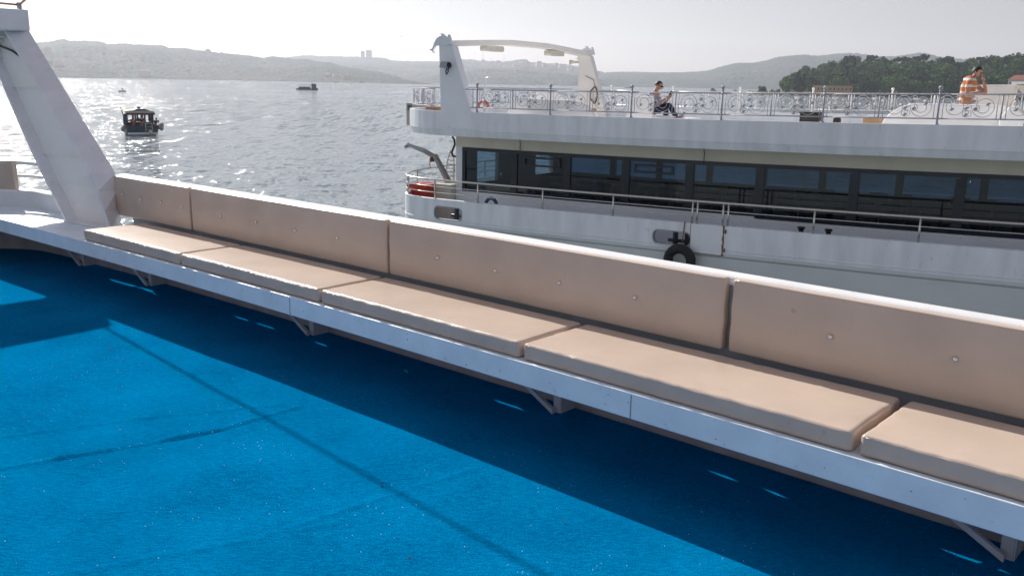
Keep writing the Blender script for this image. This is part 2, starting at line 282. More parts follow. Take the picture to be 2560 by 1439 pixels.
# ------------------------------------------------------------------ mesh builder
def tag(o, label=None, cat=None, group=None, kind=None):
    if label: o['label'] = label
    if cat: o['category'] = cat
    if group: o['group'] = group
    if kind: o['kind'] = kind
    return o
def empty(name, loc, label=None, cat=None, group=None, parent=None):
    o = bpy.data.objects.new(name, None); COL.objects.link(o); o.empty_display_size = .1
    if parent: o.parent = parent
    o.location = loc; return tag(o, label, cat, group)
def wloc(o):
    v = Vector((0, 0, 0))
    while o: v += Vector(o.location); o = o.parent
    return v
class MB:
    def __init__(s): s.v = []; s.f = []; s.sm = []
    def add(s, vs, fs, smooth=False):
        k = len(s.v); s.v += [Vector(p) for p in vs]; s.f += [tuple(i + k for i in f) for f in fs]; s.sm += [smooth] * len(fs)
    def hexa(s, p):  # 8 points: bottom 4 (ccw), top 4
        s.add(p, [(3, 2, 1, 0), (4, 5, 6, 7), (0, 1, 5, 4), (1, 2, 6, 5), (2, 3, 7, 6), (3, 0, 4, 7)])
    def box(s, a, b, fn=None):
        x0, y0, z0 = a; x1, y1, z1 = b
        p = [(x0, y0, z0), (x1, y0, z0), (x1, y1, z0), (x0, y1, z0), (x0, y0, z1), (x1, y0, z1), (x1, y1, z1), (x0, y1, z1)]
        s.hexa([fn(*q) if fn else q for q in p])
    def strip(s, n, sec, fn, closed=True, caps=True, smooth=False):
        """sweep section sec (list of (a,b)) over parameters n with fn(par,a,b)"""
        k = len(sec); vs = [fn(q, a, b) for q in n for a, b in sec]; fs = []
        for i in range(len(n) - 1):
            for j in range(k if closed else k - 1):
                j2 = (j + 1) % k; fs.append((i * k + j, i * k + j2, (i + 1) * k + j2, (i + 1) * k + j))
        if caps and closed: fs.append(tuple(range(k))[::-1]); fs.append(tuple((len(n) - 1) * k + j for j in range(k)))
        s.add(vs, fs, smooth)
    def tube(s, pts, r, n=8, smooth=True, flat=None):
        pts = [Vector(p) for p in pts]; rs = r if isinstance(r, (list, tuple)) else [r] * len(pts)
        up = Vector((0, 0, 1)); vs = []; prev = None
        for i, p in enumerate(pts):
            d = (pts[min(i + 1, len(pts) - 1)] - pts[max(i - 1, 0)])
            if d.length < 1e-9: d = Vector((0, 0, 1))
            d.normalize()
            if prev is None:
                a = d.cross(up if abs(d.z) < .9 else Vector((1, 0, 0))).normalized()
            else:
                a = (prev - d * prev.dot(d)); a = a.normalized() if a.length > 1e-6 else d.orthogonal().normalized()
            prev = a; b = d.cross(a)
            for k in range(n):
                t = 2 * PI * k / n; vs.append(p + (a * math.cos(t) + b * math.sin(t)) * rs[i])
        fs = []
        for i in range(len(pts) - 1):
            for k in range(n): fs.append((i * n + k, i * n + (k + 1) % n, (i + 1) * n + (k + 1) % n, (i + 1) * n + k))
        fs.append(tuple(range(n))[::-1]); fs.append(tuple((len(pts) - 1) * n + k for k in range(n)))
        s.add(vs, fs, smooth)
    def prism(s, poly, fn, a, b, smooth=False):
        """polygon poly (p,q) extruded between depths a and b with fn(p,q,depth)"""
        n = len(poly); vs = [fn(p, q, a) for p, q in poly] + [fn(p, q, b) for p, q in poly]
        s.add(vs, [tuple(range(n)), tuple(range(2 * n - 1, n - 1, -1))] + [(i, (i + 1) % n, n + (i + 1) % n, n + i) for i in range(n)], smooth)
    def sphere(s, c, r, nu=12, nv=8, sc=(1, 1, 1)):
        c = Vector(c); vs = []; fs = []
        for j in range(nv + 1):
            ph = PI * j / nv
            for i in range(nu):
                t = 2 * PI * i / nu; vs.append(c + Vector((math.sin(ph) * math.cos(t) * r * sc[0], math.sin(ph) * math.sin(t) * r * sc[1], math.cos(ph) * r * sc[2])))
        for j in range(nv):
            for i in range(nu): fs.append((j * nu + i, (j + 1) * nu + i, (j + 1) * nu + (i + 1) % nu, j * nu + (i + 1) % nu))
        s.add(vs, fs, True)
    def build(s, name, m, parent=None, bevel=0, subsurf=0, origin=None, **kw):
        if parent: base = wloc(parent)
        elif origin is not None: base = Vector(origin)
        else:
            xs = [v.x for v in s.v]; ys = [v.y for v in s.v]; zs = [v.z for v in s.v]
            base = Vector(((min(xs) + max(xs)) / 2, (min(ys) + max(ys)) / 2, min(zs)))
        me = bpy.data.meshes.new(name); me.from_pydata([v - base for v in s.v], [], s.f)
        bm = bmesh.new(); bm.from_mesh(me); bmesh.ops.remove_doubles(bm, verts=bm.verts, dist=1e-6)
        if len(bm.faces) < 200000: bmesh.ops.recalc_face_normals(bm, faces=bm.faces)
        bm.to_mesh(me); bm.free()
        if any(s.sm):
            me.polygons.foreach_set('use_smooth', [True] * len(me.polygons) if all(s.sm) else (s.sm + [False] * len(me.polygons))[:len(me.polygons)])
        me.materials.append(m)
        o = bpy.data.objects.new(name, me); COL.objects.link(o)
        if parent: o.parent = parent
        else: o.location = base
        if bevel:
            b = o.modifiers.new('bevel', 'BEVEL'); b.width = bevel; b.segments = 2; b.limit_method = 'ANGLE'; b.angle_limit = R(35)
        if subsurf:
            q = o.modifiers.new('sub', 'SUBSURF'); q.levels = subsurf; q.render_levels = subsurf
        return tag(o, **kw)
def copy_tree(o, parent=None):
    c = o.copy(); COL.objects.link(c); c.parent = parent
    for ch in list(o.children): copy_tree(ch, c)
    return c
def cut(o, cutters):
    """cut holes with temporary meshes, which are deleted again"""
    for mb in cutters:
        t = mb.build('cutter', M_white); m = o.modifiers.new('b', 'BOOLEAN'); m.operation = 'DIFFERENCE'; m.solver = 'EXACT'; m.object = t
        bpy.context.view_layer.update()
        dg = bpy.context.evaluated_depsgraph_get(); me = bpy.data.meshes.new_from_object(o.evaluated_get(dg))
        o.modifiers.remove(m); o.data = me; bpy.data.objects.remove(t)
def rr(cx, cz, hw, hh, r, n=6):
    p = []
    for k, (sx, sz) in enumerate(((1, 1), (-1, 1), (-1, -1), (1, -1))):
        for i in range(n + 1):
            a = PI / 2 * (k + i / n); p.append((cx + sx * (hw - r) + r * math.cos(a), cz + sz * (hh - r) + r * math.sin(a)))
    return p
# ------------------------------------------------------------------ sea and hills
mb = MB(); mb.add([(-6000, -6000, WATER), (6000, -6000, WATER), (6000, 6000, WATER), (-6000, 6000, WATER)], [(0, 1, 2, 3)])
tag(mb.build('water', M_water, origin=(0, 0, WATER)), kind='structure')

def horizon_y(u): return 185 + 0.0178 * u
def interp(pts, u):
    if u <= pts[0][0]: return pts[0][1]
    for (a, b), (c, d) in zip(pts, pts[1:]):
        if u <= c: return b + (d - b) * (u - a) / (c - a)
    return pts[-1][1]
def dirh(u):
    r = ray(u, horizon_y(u)); return Vector((r.x, r.y, 0)).normalized()
FARK = 1.5
def hill(name, pts, dr, ds, step=2.4, rows=70, m=None, bump=3.2, bs=11.0, seed=0, prof=.75, back=500):
    m = m or M_hill; bump *= .95; bs *= 1.6; back *= 1.5
    u0, u1 = pts[0][0], pts[-1][0]; nu = int((u1 - u0) / step) + 1
    fr = [i / rows for i in range(rows + 1)]; ncol = nu
    vs = []; fs = []
    for i in range(nu):
        u = u0 + (u1 - u0) * i / (nu - 1); d = dirh(u); y = interp(pts, u)
        drr = FARK * (dr(u) if callable(dr) else dr); dss = FARK * (ds(u) if callable(ds) else ds)
        H = at_dist(u, y, drr).z - bump * .25
        edge = min(1, (u - u0) / 60, (u1 - u) / 60); edge = max(edge, 0) ** .5 if (u0 > 0) else 1
        for f in fr:
            dist = dss + (drr - dss) * f
            p = d * dist
            sp_ = noise.noise(Vector((p.x / 480 + seed, p.y / 480, 3.1))) * .5 + noise.noise(Vector((p.x / 190, p.y / 190 + seed, 7))) * .16
            k = (f ** prof) * (1 + sp_ * (1 - f) * 1.3)
            z = WATER + .4 + (H - WATER) * max(0, min(k, 1.0))
            q = Vector((p.x / bs, p.y / bs, seed))
            c = 1 - abs(noise.noise(q)) * 1.9 + .45 * noise.noise(q * 2.7)
            z += bump * (c - .75) * min(1, f * 12)
            vs.append((p.x, p.y, z))
        p = d * (drr + back); vs.append((p.x, p.y, WATER - 3))
    nr = rows + 2
    for i in range(nu - 1):
        for j in range(nr - 1): a = i * nr + j; fs.append((a, a + nr, a + nr + 1, a + 1))
    mb = MB(); mb.add(vs, fs, False)
    o = mb.build(name, m, origin=(0, 0, 0)); tag(o, kind='structure'); return o
SKY_B = [(-700, 150), (-500, 120), (-300, 112), (-100, 104), (20, 108), (60, 110), (90, 107), (130, 105), (163, 97), (185, 103), (215, 101), (262, 104), (275, 110), (320, 109), (335, 111), (410, 113), (430, 120), (470, 120), (485, 124), (560, 132), (640, 141), (660, 144), (685, 140), (710, 144), (745, 148), (770, 147), (790, 153), (830, 157), (850, 164), (880, 170), (950, 180), (985, 188), (1010, 197), (1050, 206), (1100, 213)]
SKY_B = [(u, y) for u, y in SKY_B]
hill('hill', SKY_B, lambda u: 2150 if u < 700 else 2150 - (u - 700) * .9, lambda u: 1600 if u < 640 else 1600 - (u - 640) * .7, seed=1)
hill('hill', [(-500, 205), (-300, 150), (-120, 128), (60, 130), (112, 131), (160, 137), (215, 149), (300, 172), (375, 187), (420, 193)], 1800, 1560, rows=50, seed=4)
hill('hill', [(640, 160), (700, 146), (722, 143), (752, 139), (780, 138), (805, 141), (830, 140), (870, 142), (900, 142), (930, 143), (962, 145), (980, 151), (1030, 153), (1100, 153), (1140, 151), (1155, 148), (1185, 149), (1200, 152), (1240, 152), (1262, 154), (1290, 149), (1315, 148), (1322, 155), (1350, 157), (1410, 160), (1440, 165), (1475, 172), (1520, 184), (1560, 196), (1600, 207), (1640, 212)], lambda u: 3300 if u < 1000 else 3300 - (u - 1000) * .5, 2300, rows=70, bump=4.5, bs=16, seed=9)
hill('hill', [(1020, 205), (1080, 190), (1140, 178), (1220, 172), (1300, 176), (1400, 184), (1480, 196), (1560, 208)], 2280, 2050, rows=40, bump=4, bs=14, seed=19)
hill('hill', [(1480, 190), (1520, 180), (1590, 179), (1640, 181), (1700, 181), (1742, 179), (1770, 176), (1800, 166), (1838, 157), (1880, 157), (1905, 152), (1940, 142), (1975, 138), (2005, 136), (2040, 139), (2070, 136), (2095, 133), (2130, 132), (2160, 136), (2190, 141), (2230, 140), (2262, 135), (2285, 132), (2310, 134), (2350, 144), (2400, 148), (2480, 152), (2560, 158), (2760, 140), (3000, 130), (3300, 160)], 2900, 2100, rows=60, bump=4.5, bs=15, seed=14)
# wooded hill on the right with its own trees
SKY_E = [(1880, 224), (1925, 222), (1952, 214), (1965, 196), (1985, 184), (2010, 172), (2045, 170), (2062, 158), (2095, 160), (2112, 142), (2135, 148), (2155, 152), (2175, 142), (2200, 144), (2225, 150), (2250, 143), (2275, 152), (2300, 144), (2320, 156), (2345, 148), (2362, 144), (2385, 155), (2410, 150), (2440, 145), (2470, 140), (2500, 139), (2530, 138), (2560, 140), (2620, 142), (2800, 138), (3000, 160)]
def eh(u): r = ray(u, interp(SKY_E, u)); return r.z / math.hypot(r.x, r.y)
DE0, DE1 = 800.0, 1040.0
def e_ground(u, f):
    top = eh(u) * DE1 - 10.5
    if u < 1950: top = -4
    return WATER + 1.2 + (max(top, -4.5) - WATER - 1.2) * f ** .85
vs = []; fs = []; us = list(range(1870, 3001, 10)); rows = 16
for u in us:
    d = dirh(u)
    for j in range(rows + 1): p = d * (DE0 - 12 + (DE1 - DE0 + 12) * j / rows); vs.append((p.x, p.y, e_ground(u, j / rows) if j else WATER - .5))
    p = d * (DE1 + 250); vs.append((p.x, p.y, WATER - 2))
n = rows + 2
for i in range(len(us) - 1):
    for j in range(n - 1): a = i * n + j; fs.append((a, a + n, a + n + 1, a + 1))
mb = MB(); mb.add(vs, fs, True); tag(mb.build('wooded_slope', M_hill2, origin=(0, 0, 0)), kind='structure')

def crown_mesh(kind, seed):
    rnd = random.Random(seed); vs = []; fs = []
    def leaf(c, sz):
        a = Vector((rnd.gauss(0, 1), rnd.gauss(0, 1), rnd.gauss(0, 1))).normalized(); b = a.orthogonal().normalized(); c2 = a.cross(b)
        k = len(vs); vs.extend([c + b * sz, c + c2 * sz * .8, c - b * sz, c - c2 * sz * .8]); fs.append((k, k + 1, k + 2, k + 3))
    lumps = []
    if kind == 'round':
        for _ in range(17):
            a = rnd.uniform(0, 2 * PI); r = rnd.uniform(.5, 3.8); z = rnd.uniform(2.4, 8.6); r *= math.sin(PI * min(1, max(.12, (z - 2.2) / 7.6))) ** .6
            lumps.append((Vector((math.cos(a) * r, math.sin(a) * r, z)), rnd.uniform(1.5, 2.3)))
    elif kind == 'cone':
        for i in range(12):
            z = 2.2 + i * .95; r = (1 - i / 12.5) * 2.1; a = rnd.uniform(0, 2 * PI)
            lumps.append((Vector((math.cos(a) * r * .5, math.sin(a) * r * .5, z)), .5 + r * .55))
    else:  # umbrella pine
        for _ in range(13):
            a = rnd.uniform(0, 2 * PI); r = rnd.uniform(0, 4.2); lumps.append((Vector((math.cos(a) * r, math.sin(a) * r, 9.5 + rnd.uniform(-.7, .9) - r * .16)), rnd.uniform(.9, 1.4)))
    for c, r in lumps:
        for _ in range(60):
            d = Vector((rnd.gauss(0, 1), rnd.gauss(0, 1), rnd.gauss(0, 1))).normalized(); leaf(c + d * r * rnd.uniform(.55, 1.08), rnd.uniform(.35, .7))
    me = bpy.data.meshes.new('crown'); me.from_pydata(vs, [], fs); return me
def trunk_mesh(h, r, seed):
    mb = MB(); rnd = random.Random(seed)
    mb.tube([(0, 0, -1.2), (0.05, 0, h * .4), (.15, .1, h * .8), (.1, .2, h)], [r * 1.3, r, r * .6, r * .25], 7)
    for k in range(4):
        a = rnd.uniform(0, 2 * PI); z = h * rnd.uniform(.4, .7); mb.tube([(0, 0, z), (math.cos(a) * 1.0, math.sin(a) * 1.0, z + .9), (math.cos(a) * 1.9, math.sin(a) * 1.9, z + 2.1)], [r * .5, r * .35, r * .15], 5)
    me = bpy.data.meshes.new('trunk'); me.from_pydata(mb.v, [], mb.f); me.materials.append(M_bark); return me
kinds = {}
for kname, kk, mm, th_ in (('broadleaf_tree', 'round', M_leaf, 7), ('conifer_tree', 'cone', M_needle, 12), ('umbrella_pine', 'umb', M_needle, 9.4)):
    L_ = []
    for s_ in range(3):
        c = crown_mesh(kk, s_ * 7 + len(kname)); c.materials.append(mm); L_.append((c, trunk_mesh(th_, .28, s_)))
    kinds[kname] = L_
LAB = {'broadleaf_tree': 'round leafy green tree standing among the wood on the right hillside', 'conifer_tree': 'dark pointed conifer rising among the wood on the right hillside', 'umbrella_pine': 'dark flat-topped pine standing on the right wooded hillside'}
def tree(kname, loc, sc_, label=None, group=None):
    c, t = random.choice(kinds[kname])
    e = empty(kname, loc, label or LAB[kname], 'tree', group or 'trees on the wooded hill')
    e.rotation_euler = (0, 0, random.uniform(0, 6.28)); e.scale = (sc_ * random.uniform(.9, 1.15), sc_ * random.uniform(.9, 1.15), sc_)
    for me, nm in ((c, 'crown'), (t, 'trunk')):
        o = bpy.data.objects.new(nm, me); COL.objects.link(o); o.parent = e
    return e
rnd = random.Random(5); ntree = 0
for j in range(9):
    f = j / 8; dist = DE0 + (DE1 - DE0) * f
    u = 1958 + rnd.uniform(0, 14)
    while u < 2640:
        if e_ground(u, f) > WATER + .6 and not (interp(SKY_E, u) > 205 and f > .4):
            g = e_ground(u, f); sc_ = rnd.uniform(1.0, 1.5)
            if j == 8:
                want = eh(u) * DE1; sc_ = max(.6, min(1.9, (want - g) / (9.6 if True else 1)))
            r_ = rnd.random(); kn = 'broadleaf_tree' if r_ < .88 else ('conifer_tree' if r_ < .95 and j < 7 else 'umbrella_pine')
            if j >= 7 and 2055 < u < 2400 and r_ < .35: kn = 'umbrella_pine' if r_ < .33 else 'broadleaf_tree'
            if kn == 'umbrella_pine' and j < 5: kn = 'broadleaf_tree'
            hh = {'broadleaf_tree': 9.8, 'conifer_tree': 13, 'umbrella_pine': 10.4}[kn]
            if j == 8: sc_ = max(.6, min(1.8, (want - g) / hh * rnd.uniform(.88, 1.08)))
            p = dirh(u) * dist; tree(kn, (p.x, p.y, g), sc_); ntree += 1
        u += rnd.uniform(15, 27)
for u, d_, s_, lb in ((1908, 790, .98, 'lone light green tree at the left end of the wooded shore'), (1932, 800, .55, 'low dark bush-like tree right of the lone shore tree'), (1946, 798, .6, 'low dark tree at the left foot of the wooded hill')):
    p = dirh(u) * d_; tree('broadleaf_tree', (p.x, p.y, WATER - 1.2), s_, lb, None)

# far buildings
def house(u, y, d, w, h, name='house', roof=True, label='', dep=None, wm=None, rotz=None, group=None, wins=True):
    if d > 1200: d *= FARK; w *= FARK; h *= FARK
    p = at_dist(u, y, d); e = empty(name, p, label, 'building', group); e.rotation_euler = (0, 0, -math.atan2(p.x, p.y) + (rotz or 0))
    mb = MB(); dep = dep or w * .8; mb.box((-w / 2, -dep / 2, -6), (w / 2, dep / 2, h))
    me = bpy.data.meshes.new('wall'); me.from_pydata(mb.v, [], mb.f); me.materials.append(wm or M_wall_far); o = bpy.data.objects.new('wall', me); COL.objects.link(o); o.parent = e
    if roof:
        o_ = .5; v = [(-w / 2 - o_, -dep / 2 - o_, h), (w / 2 + o_, -dep / 2 - o_, h), (w / 2 + o_, dep / 2 + o_, h), (-w / 2 - o_, dep / 2 + o_, h), (-w * .25, 0, h + w * .22), (w * .25, 0, h + w * .22)]
        me = bpy.data.meshes.new('roof'); me.from_pydata(v, [], [(0, 1, 5, 4), (1, 2, 5), (2, 3, 4, 5), (3, 0, 4), (3, 2, 1, 0)]); me.materials.append(M_roof_far); o = bpy.data.objects.new('roof', me); COL.objects.link(o); o.parent = e
    if wins:
        mb = MB(); nx = max(2, int(w / 3)); nz = max(1, int(h / 3))
        for i in range(nx):
            for k in range(nz):
                cx = -w / 2 + w * (i + .5) / nx; cz = h * (k + .5) / nz; mb.box((cx - .5, -dep / 2 - .08, cz - .7), (cx + .5, -dep / 2 + .1, cz + .7))
        me = bpy.data.meshes.new('windows'); me.from_pydata(mb.v, [], mb.f); me.materials.append(M_dframe); o = bpy.data.objects.new('window_rows', me); COL.objects.link(o); o.parent = e
    return e
house(907, 143, 3200, 13, 20, 'tower_block', False, 'slim tower block on the far hill, left of the pair', wm=M_tower)
house(922.5, 143, 3200, 20, 23, 'tower_block', False, 'wide tower block on the far hill, right of the pair', wm=M_tower)
rnd = random.Random(11)
HG = 'houses scattered over the far hills'
for u, y, d in ((118, 126, 1700), (145, 158, 1640), (155, 180, 1600), (360, 182, 1620), (465, 135, 2060), (232, 128, 2000), (300, 140, 2000), (660, 158, 1980), (820, 190, 1560), (842, 196, 1540), (868, 196, 1500), (740, 190, 1650), (560, 160, 1900), (408, 127, 2080), (520, 128, 2120)):
    house(u, y + 3, d, rnd.uniform(9, 17), rnd.uniform(4, 7), label='small pale house among the trees of the far left hill', group=HG, rotz=rnd.uniform(-.4, .4), wins=False)
HG2 = 'houses of the town on the far middle hill'
for i in range(46):
    u = rnd.uniform(1110, 1500); yy = interp([(1110, 158), (1300, 156), (1400, 164), (1500, 180)], u) + rnd.uniform(0, 18)
    house(u, yy + 2, 3150 - (u - 1100) * .5 - rnd.uniform(0, 300), rnd.uniform(9, 18), rnd.uniform(5, 9), label='small house of the hazy town on the middle hill', group=HG2, rotz=rnd.uniform(-.5, .5), wins=False)
for i in range(12):
    u = rnd.uniform(1690, 2060); house(u, interp([(1690, 190), (2060, 160)], u) + rnd.uniform(4, 30), 2500, rnd.uniform(8, 14), 5, label='small pale house on the hazy hill right of the centre', group='houses on the far right hill', rotz=rnd.uniform(-.5, .5), wins=False)
for i, u in enumerate((160, 205, 243, 289, 303, 316, 420, 434, 612, 690, 840, 905)):
    house(u, horizon_y(u) + 8.5, 1585 if u < 640 else 1585 - (u - 640) * .7, rnd.uniform(5, 12), rnd.uniform(3, 5), 'shore_house', label='small white waterside house on the far left shore', group='waterside houses on the far left shore', wins=False, roof=i % 2 == 0)
house(2080, 231, 770, 30, 5.2, 'boathouse', False, 'long flat tan building at the foot of the wooded hill', dep=10, wm=M_tan)
house(2548, 219, 700, 14, 5.0, 'villa', True, 'red roofed house at the foot of the wood, far right')
def mast(u, y0, y1, d, label):
    d *= FARK
    p = at_dist(u, y0, d); q = at_dist(u, y1, d); mb = MB(); h = q.z - p.z
    mb.tube([p - Vector((0, 0, 8)), (p.x, p.y, q.z)], [1.6, .9], 6); mb.tube([(p.x - 2, p.y, p.z + h * .7), (p.x + 2, p.y, p.z + h * .7)], .35, 5)
    mb.build('radio_mast', M_tower, label=label, cat='mast')
mast(315, 110, 100, 2150, 'thin radio mast on the far left ridge')
mast(955, 145, 130, 3280, 'thin mast on the far ridge right of the tower blocks')
mast(1208, 150, 131, 3150, 'tall mast above the domed building on the middle ridge')
mast(1227, 154, 143, 3150, 'short mast right of the domed building on the middle ridge')
mast(1260, 154, 135, 3100, 'slender mast on the middle ridge, right of two others')
p = at_dist(1207, 153, 4700); mb = MB(); mb.sphere(p, 13, 14, 8, (1, 1, .8)); mb.box((p.x - 20, p.y - 14, p.z - 16), (p.x + 20, p.y + 14, p.z - 1)); mb.build('domed_building', M_tower, label='hazy domed building on the middle ridge', cat='building')

# haze: even air round the whole place
mb = MB(); mb.box((-5900, -60, WATER - 1), (5900, 5900, 290))
hz = mb.build('haze', bpy.data.materials.new('haze_air'), origin=(0, 0, WATER - 1)); tag(hz, kind='stuff')
hm = hz.data.materials[0]; hm.use_nodes = True; hn = hm.node_tree.nodes
for nd in list(hn):
    if nd.type == 'BSDF_PRINCIPLED': hn.remove(nd)
pv = hn.new('ShaderNodeVolumePrincipled'); pv.inputs['Color'].default_value = (.84, .88, 1.0, 1); pv.inputs['Density'].default_value = HAZE = .000115; pv.inputs['Anisotropy'].default_value = .45
hm.node_tree.links.new(pv.outputs[0], [n for n in hn if n.type == 'OUTPUT_MATERIAL'][0].inputs['Volume'])
# ------------------------------------------------------------------ our boat
boat = empty('excursion_boat', P(0, .8, WATER), 'white open deck of the boat in the foreground, with long bench and slanted arch', 'boat')
XS = [x * .25 for x in range(-20, 17)]  # -5 .. 4
XL = [x * .2 for x in range(-24, 21)]   # -4.8 .. 4
def sweep(name, xs, sec, m, bevel=0, smooth=False, parent=boat, **kw):
    mb = MB(); mb.strip(xs, sec, P, smooth=smooth); return mb.build(name, m, parent, bevel=bevel, **kw)
# end of the deck beyond the arch
END_RAIL = [Vector((-4.9, 10.42, 0)), Vector((-5.4, 10.84, 0)), Vector((-5.95, 11.25, 0)), Vector((-6.28, 11.43, 0)), Vector((-6.65, 11.49, 0)), Vector((-7.15, 11.40, 0)), Vector((-7.7, 11.05, 0)), Vector((-8.3, 10.5, 0)), Vector((-8.9, 9.8, 0))]
def smooth_path(p, n=4):
    out = []
    for i in range(len(p) - 1):
        a = p[max(i - 1, 0)]; b = p[i]; c = p[i + 1]; d = p[min(i + 2, len(p) - 1)]
        for k in range(n):
            t = k / n; out.append(.5 * ((2 * b) + (c - a) * t + (2 * a - 5 * b + 4 * c - d) * t * t + (3 * b - a - 3 * c + d) * t ** 3))
    return out + [p[-1]]
ER = smooth_path(END_RAIL)
def off_path(path, o, z):
    out = []
    for i, p in enumerate(path):
        d = (path[min(i + 1, len(path) - 1)] - path[max(i - 1, 0)]).normalized(); n = Vector((d.y, -d.x, 0))  # towards the outside
        out.append(Vector((p.x + n.x * o, p.y + n.y * o, z)))
    return out
def sweep_path(mb, path, sec, smooth=False):
    n = [(off_path(path, o, z)) for o, z in sec]; k = len(sec); m_ = len(path)
    vs = [n[j][i] for i in range(m_) for j in range(k)]; fs = []
    for i in range(m_ - 1):
        for j in range(k): j2 = (j + 1) % k; fs.append((i * k + j, i * k + j2, (i + 1) * k + j2, (i + 1) * k + j))
    fs.append(tuple(range(k))); fs.append(tuple((m_ - 1) * k + j for j in range(k))); mb.add(vs, fs, smooth)
# seat board, fascia, back panel, kick wall
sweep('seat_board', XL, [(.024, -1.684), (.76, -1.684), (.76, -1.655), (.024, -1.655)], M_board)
# platform where the board widens at the end
mb = MB(); inner = [P(x, .024, 0) for x in (-4.8, -5.3, -5.8, -6.3, -6.8, -7.3, -7.8, -8.2)]; outer = [P(-4.8, .795, 0)] + off_path(ER[3:], -.04, 0)
poly = [(p.x, p.y) for p in inner][::-1] + [(p.x, p.y) for p in outer]
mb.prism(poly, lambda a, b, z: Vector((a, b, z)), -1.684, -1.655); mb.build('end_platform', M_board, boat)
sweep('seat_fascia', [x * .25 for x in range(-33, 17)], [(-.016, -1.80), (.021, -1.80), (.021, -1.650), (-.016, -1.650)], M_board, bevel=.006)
mb = MB()
def zb8(x): return -1.668 + .022 * x if x > 0 else -1.668 + .019 * x   # lower edge of the panel slopes to let slit sunlight pass under
mb.strip(XL, [(.800, 0), (.806, 0), (.806, 1), (.800, 1)], lambda x, t, z: P(x, t, -1.13 if z else zb8(x) + .036))
mb.build('back_panel', M_grey, boat)
mb = MB()  # rounded top rail
sec = []
for k in range(12):
    a = 2 * PI * k / 12; sec.append((.848 + .078 * math.copysign(abs(math.cos(a)) ** .55, math.cos(a)), -1.118 + .034 * math.copysign(abs(math.sin(a)) ** .7, math.sin(a))))
mb.strip([x * .2 for x in range(-25, 21)], sec, P, smooth=True); mb.build('top_rail', M_white, boat)
# rail supports on the outside of the back panel
for x in [x * .95 for x in range(-5, 5)]:
    mb = MB(); mb.strip([x - .02, x + .02], [(.808, -1.60), (.86, -1.60), (.90, -1.145), (.808, -1.145)], P); mb.build('back_post', M_white, boat)
# kick wall with unseen filler strips that shape the sunlight into slits on the carpet
SLIT = [((560, 788), (575, 790)), ((577, 791), (627, 806)), ((636, 811), (694, 828)), ((752, 848), (765, 850)), ((777, 855), (858, 882)), ((990, 922), (1043, 941)), ((1222, 1000), (1326, 1035)), ((1470, 1083), (1530, 1104)), ((1757, 1180), (1880, 1222)), ((1910, 1233), (2013, 1268)), ((2258, 1350), (2500, 1423))]
def slit_x(px):
    p = at_z(px[0], px[1], DECK); best = None
    for i in range(1200):
        x = -6 + i * .008
        # where the sun ray through p meets the wall line
        q = P(x, .825, 0); d = Vector((sd.x, sd.y, 0)); v = Vector((q.x - p.x, q.y - p.y, 0)); k = abs(v.x * d.y - v.y * d.x)
        if v.dot(d) > 0 and (best is None or k < best[0]): best = (k, x)
    return best[1]
def on_board(u, v):
    r = ray(u, v); best = None
    for i in range(1600):
        x = -6 + i * .006; p = P(x, -.016, 0); k = abs(p.x * r.y - p.y * r.x)
        if best is None or k < best[0]: best = (k, x, r.z * (p.y / r.y))
    return best[1], best[2]
slots = sorted([tuple(sorted((slit_x(a), slit_x(b)))) for a, b in SLIT])
mb = MB(); T0, T1 = .850, .856
mb.strip(XL, [(T0, 0), (T1, 0), (T1, 1), (T0, 1)], lambda x, t, z: P(x, t, zb8(x) + .110 - .026 if z else DECK - .02))
xx = -4.8
for a, b in slots + [(3.9, 4.0)]:
    if a > xx: mb.strip([xx + (a - xx) * k / 6 for k in range(7)], [(.808, -1.78), (.849, -1.78), (.849, -1.46), (.808, -1.46)], P)  # unseen strips added to block the sun between the slits
    xx = b
sweep_path(mb, [P(-4.75, .85, 0)] + off_path(ER, .0, 0)[2:], [(-.003, DECK - .02), (.003, DECK - .02), (.003, -1.69), (-.003, -1.69)])
mb.build('kick_wall_and_fillers', M_kick, boat)
mb = MB(); rnd = random.Random(31)
for u, v in ((725, 757), (1578, 1010)):
    x, z = on_board(u, v); mb.strip([x - .0015, x + .0015], [(-.0185, -1.795), (-.016, -1.795), (-.016, -1.66), (-.0185, -1.66)], P)
for i in range(46):
    x = rnd.uniform(-4.5, 2.0); z = rnd.uniform(-1.785, -1.665); r_ = rnd.uniform(.0015, .0045); mb.prism([(x + r_ * rnd.uniform(.6, 1.4) * math.cos(a), z + r_ * rnd.uniform(.5, 1.2) * math.sin(a)) for a in (0, 1.2, 2.4, 3.7, 5.0)], lambda p, q, d: P(p, d, q), -.0175, -.0158)
mb.build('paint_chips', M_chip, boat, )
# brackets under the bench
for x in (-5.62, -4.42, -2.24, -.12, 2.0):
    mb = MB(); w_ = .022
    mb.strip([x - w_, x + w_], [(.68, DECK), (.848, DECK), (.848, -1.69), (.68, -1.69)], P)
    mb.strip([x + w_ + .001, x + w_ + .006], [(.681, DECK + .001), (.847, DECK + .001), (.847, -1.69), (.681, -1.69)], P)
    mb.strip([x - .72, x - .36, x], [(0, 0), (.03, 0), (.03, .035), (0, .035)], lambda q, a, b, x=x: P(q, .63 + a, DECK + .012 + b + (x - q) / .72 * (-1.73 - DECK)))
    mb.strip([x - w_, x + w_], [(.05, -1.715), (.679, -1.715), (.679, -1.688), (.05, -1.688)], P)
    mb.build('bench_bracket', M_bracket, boat)
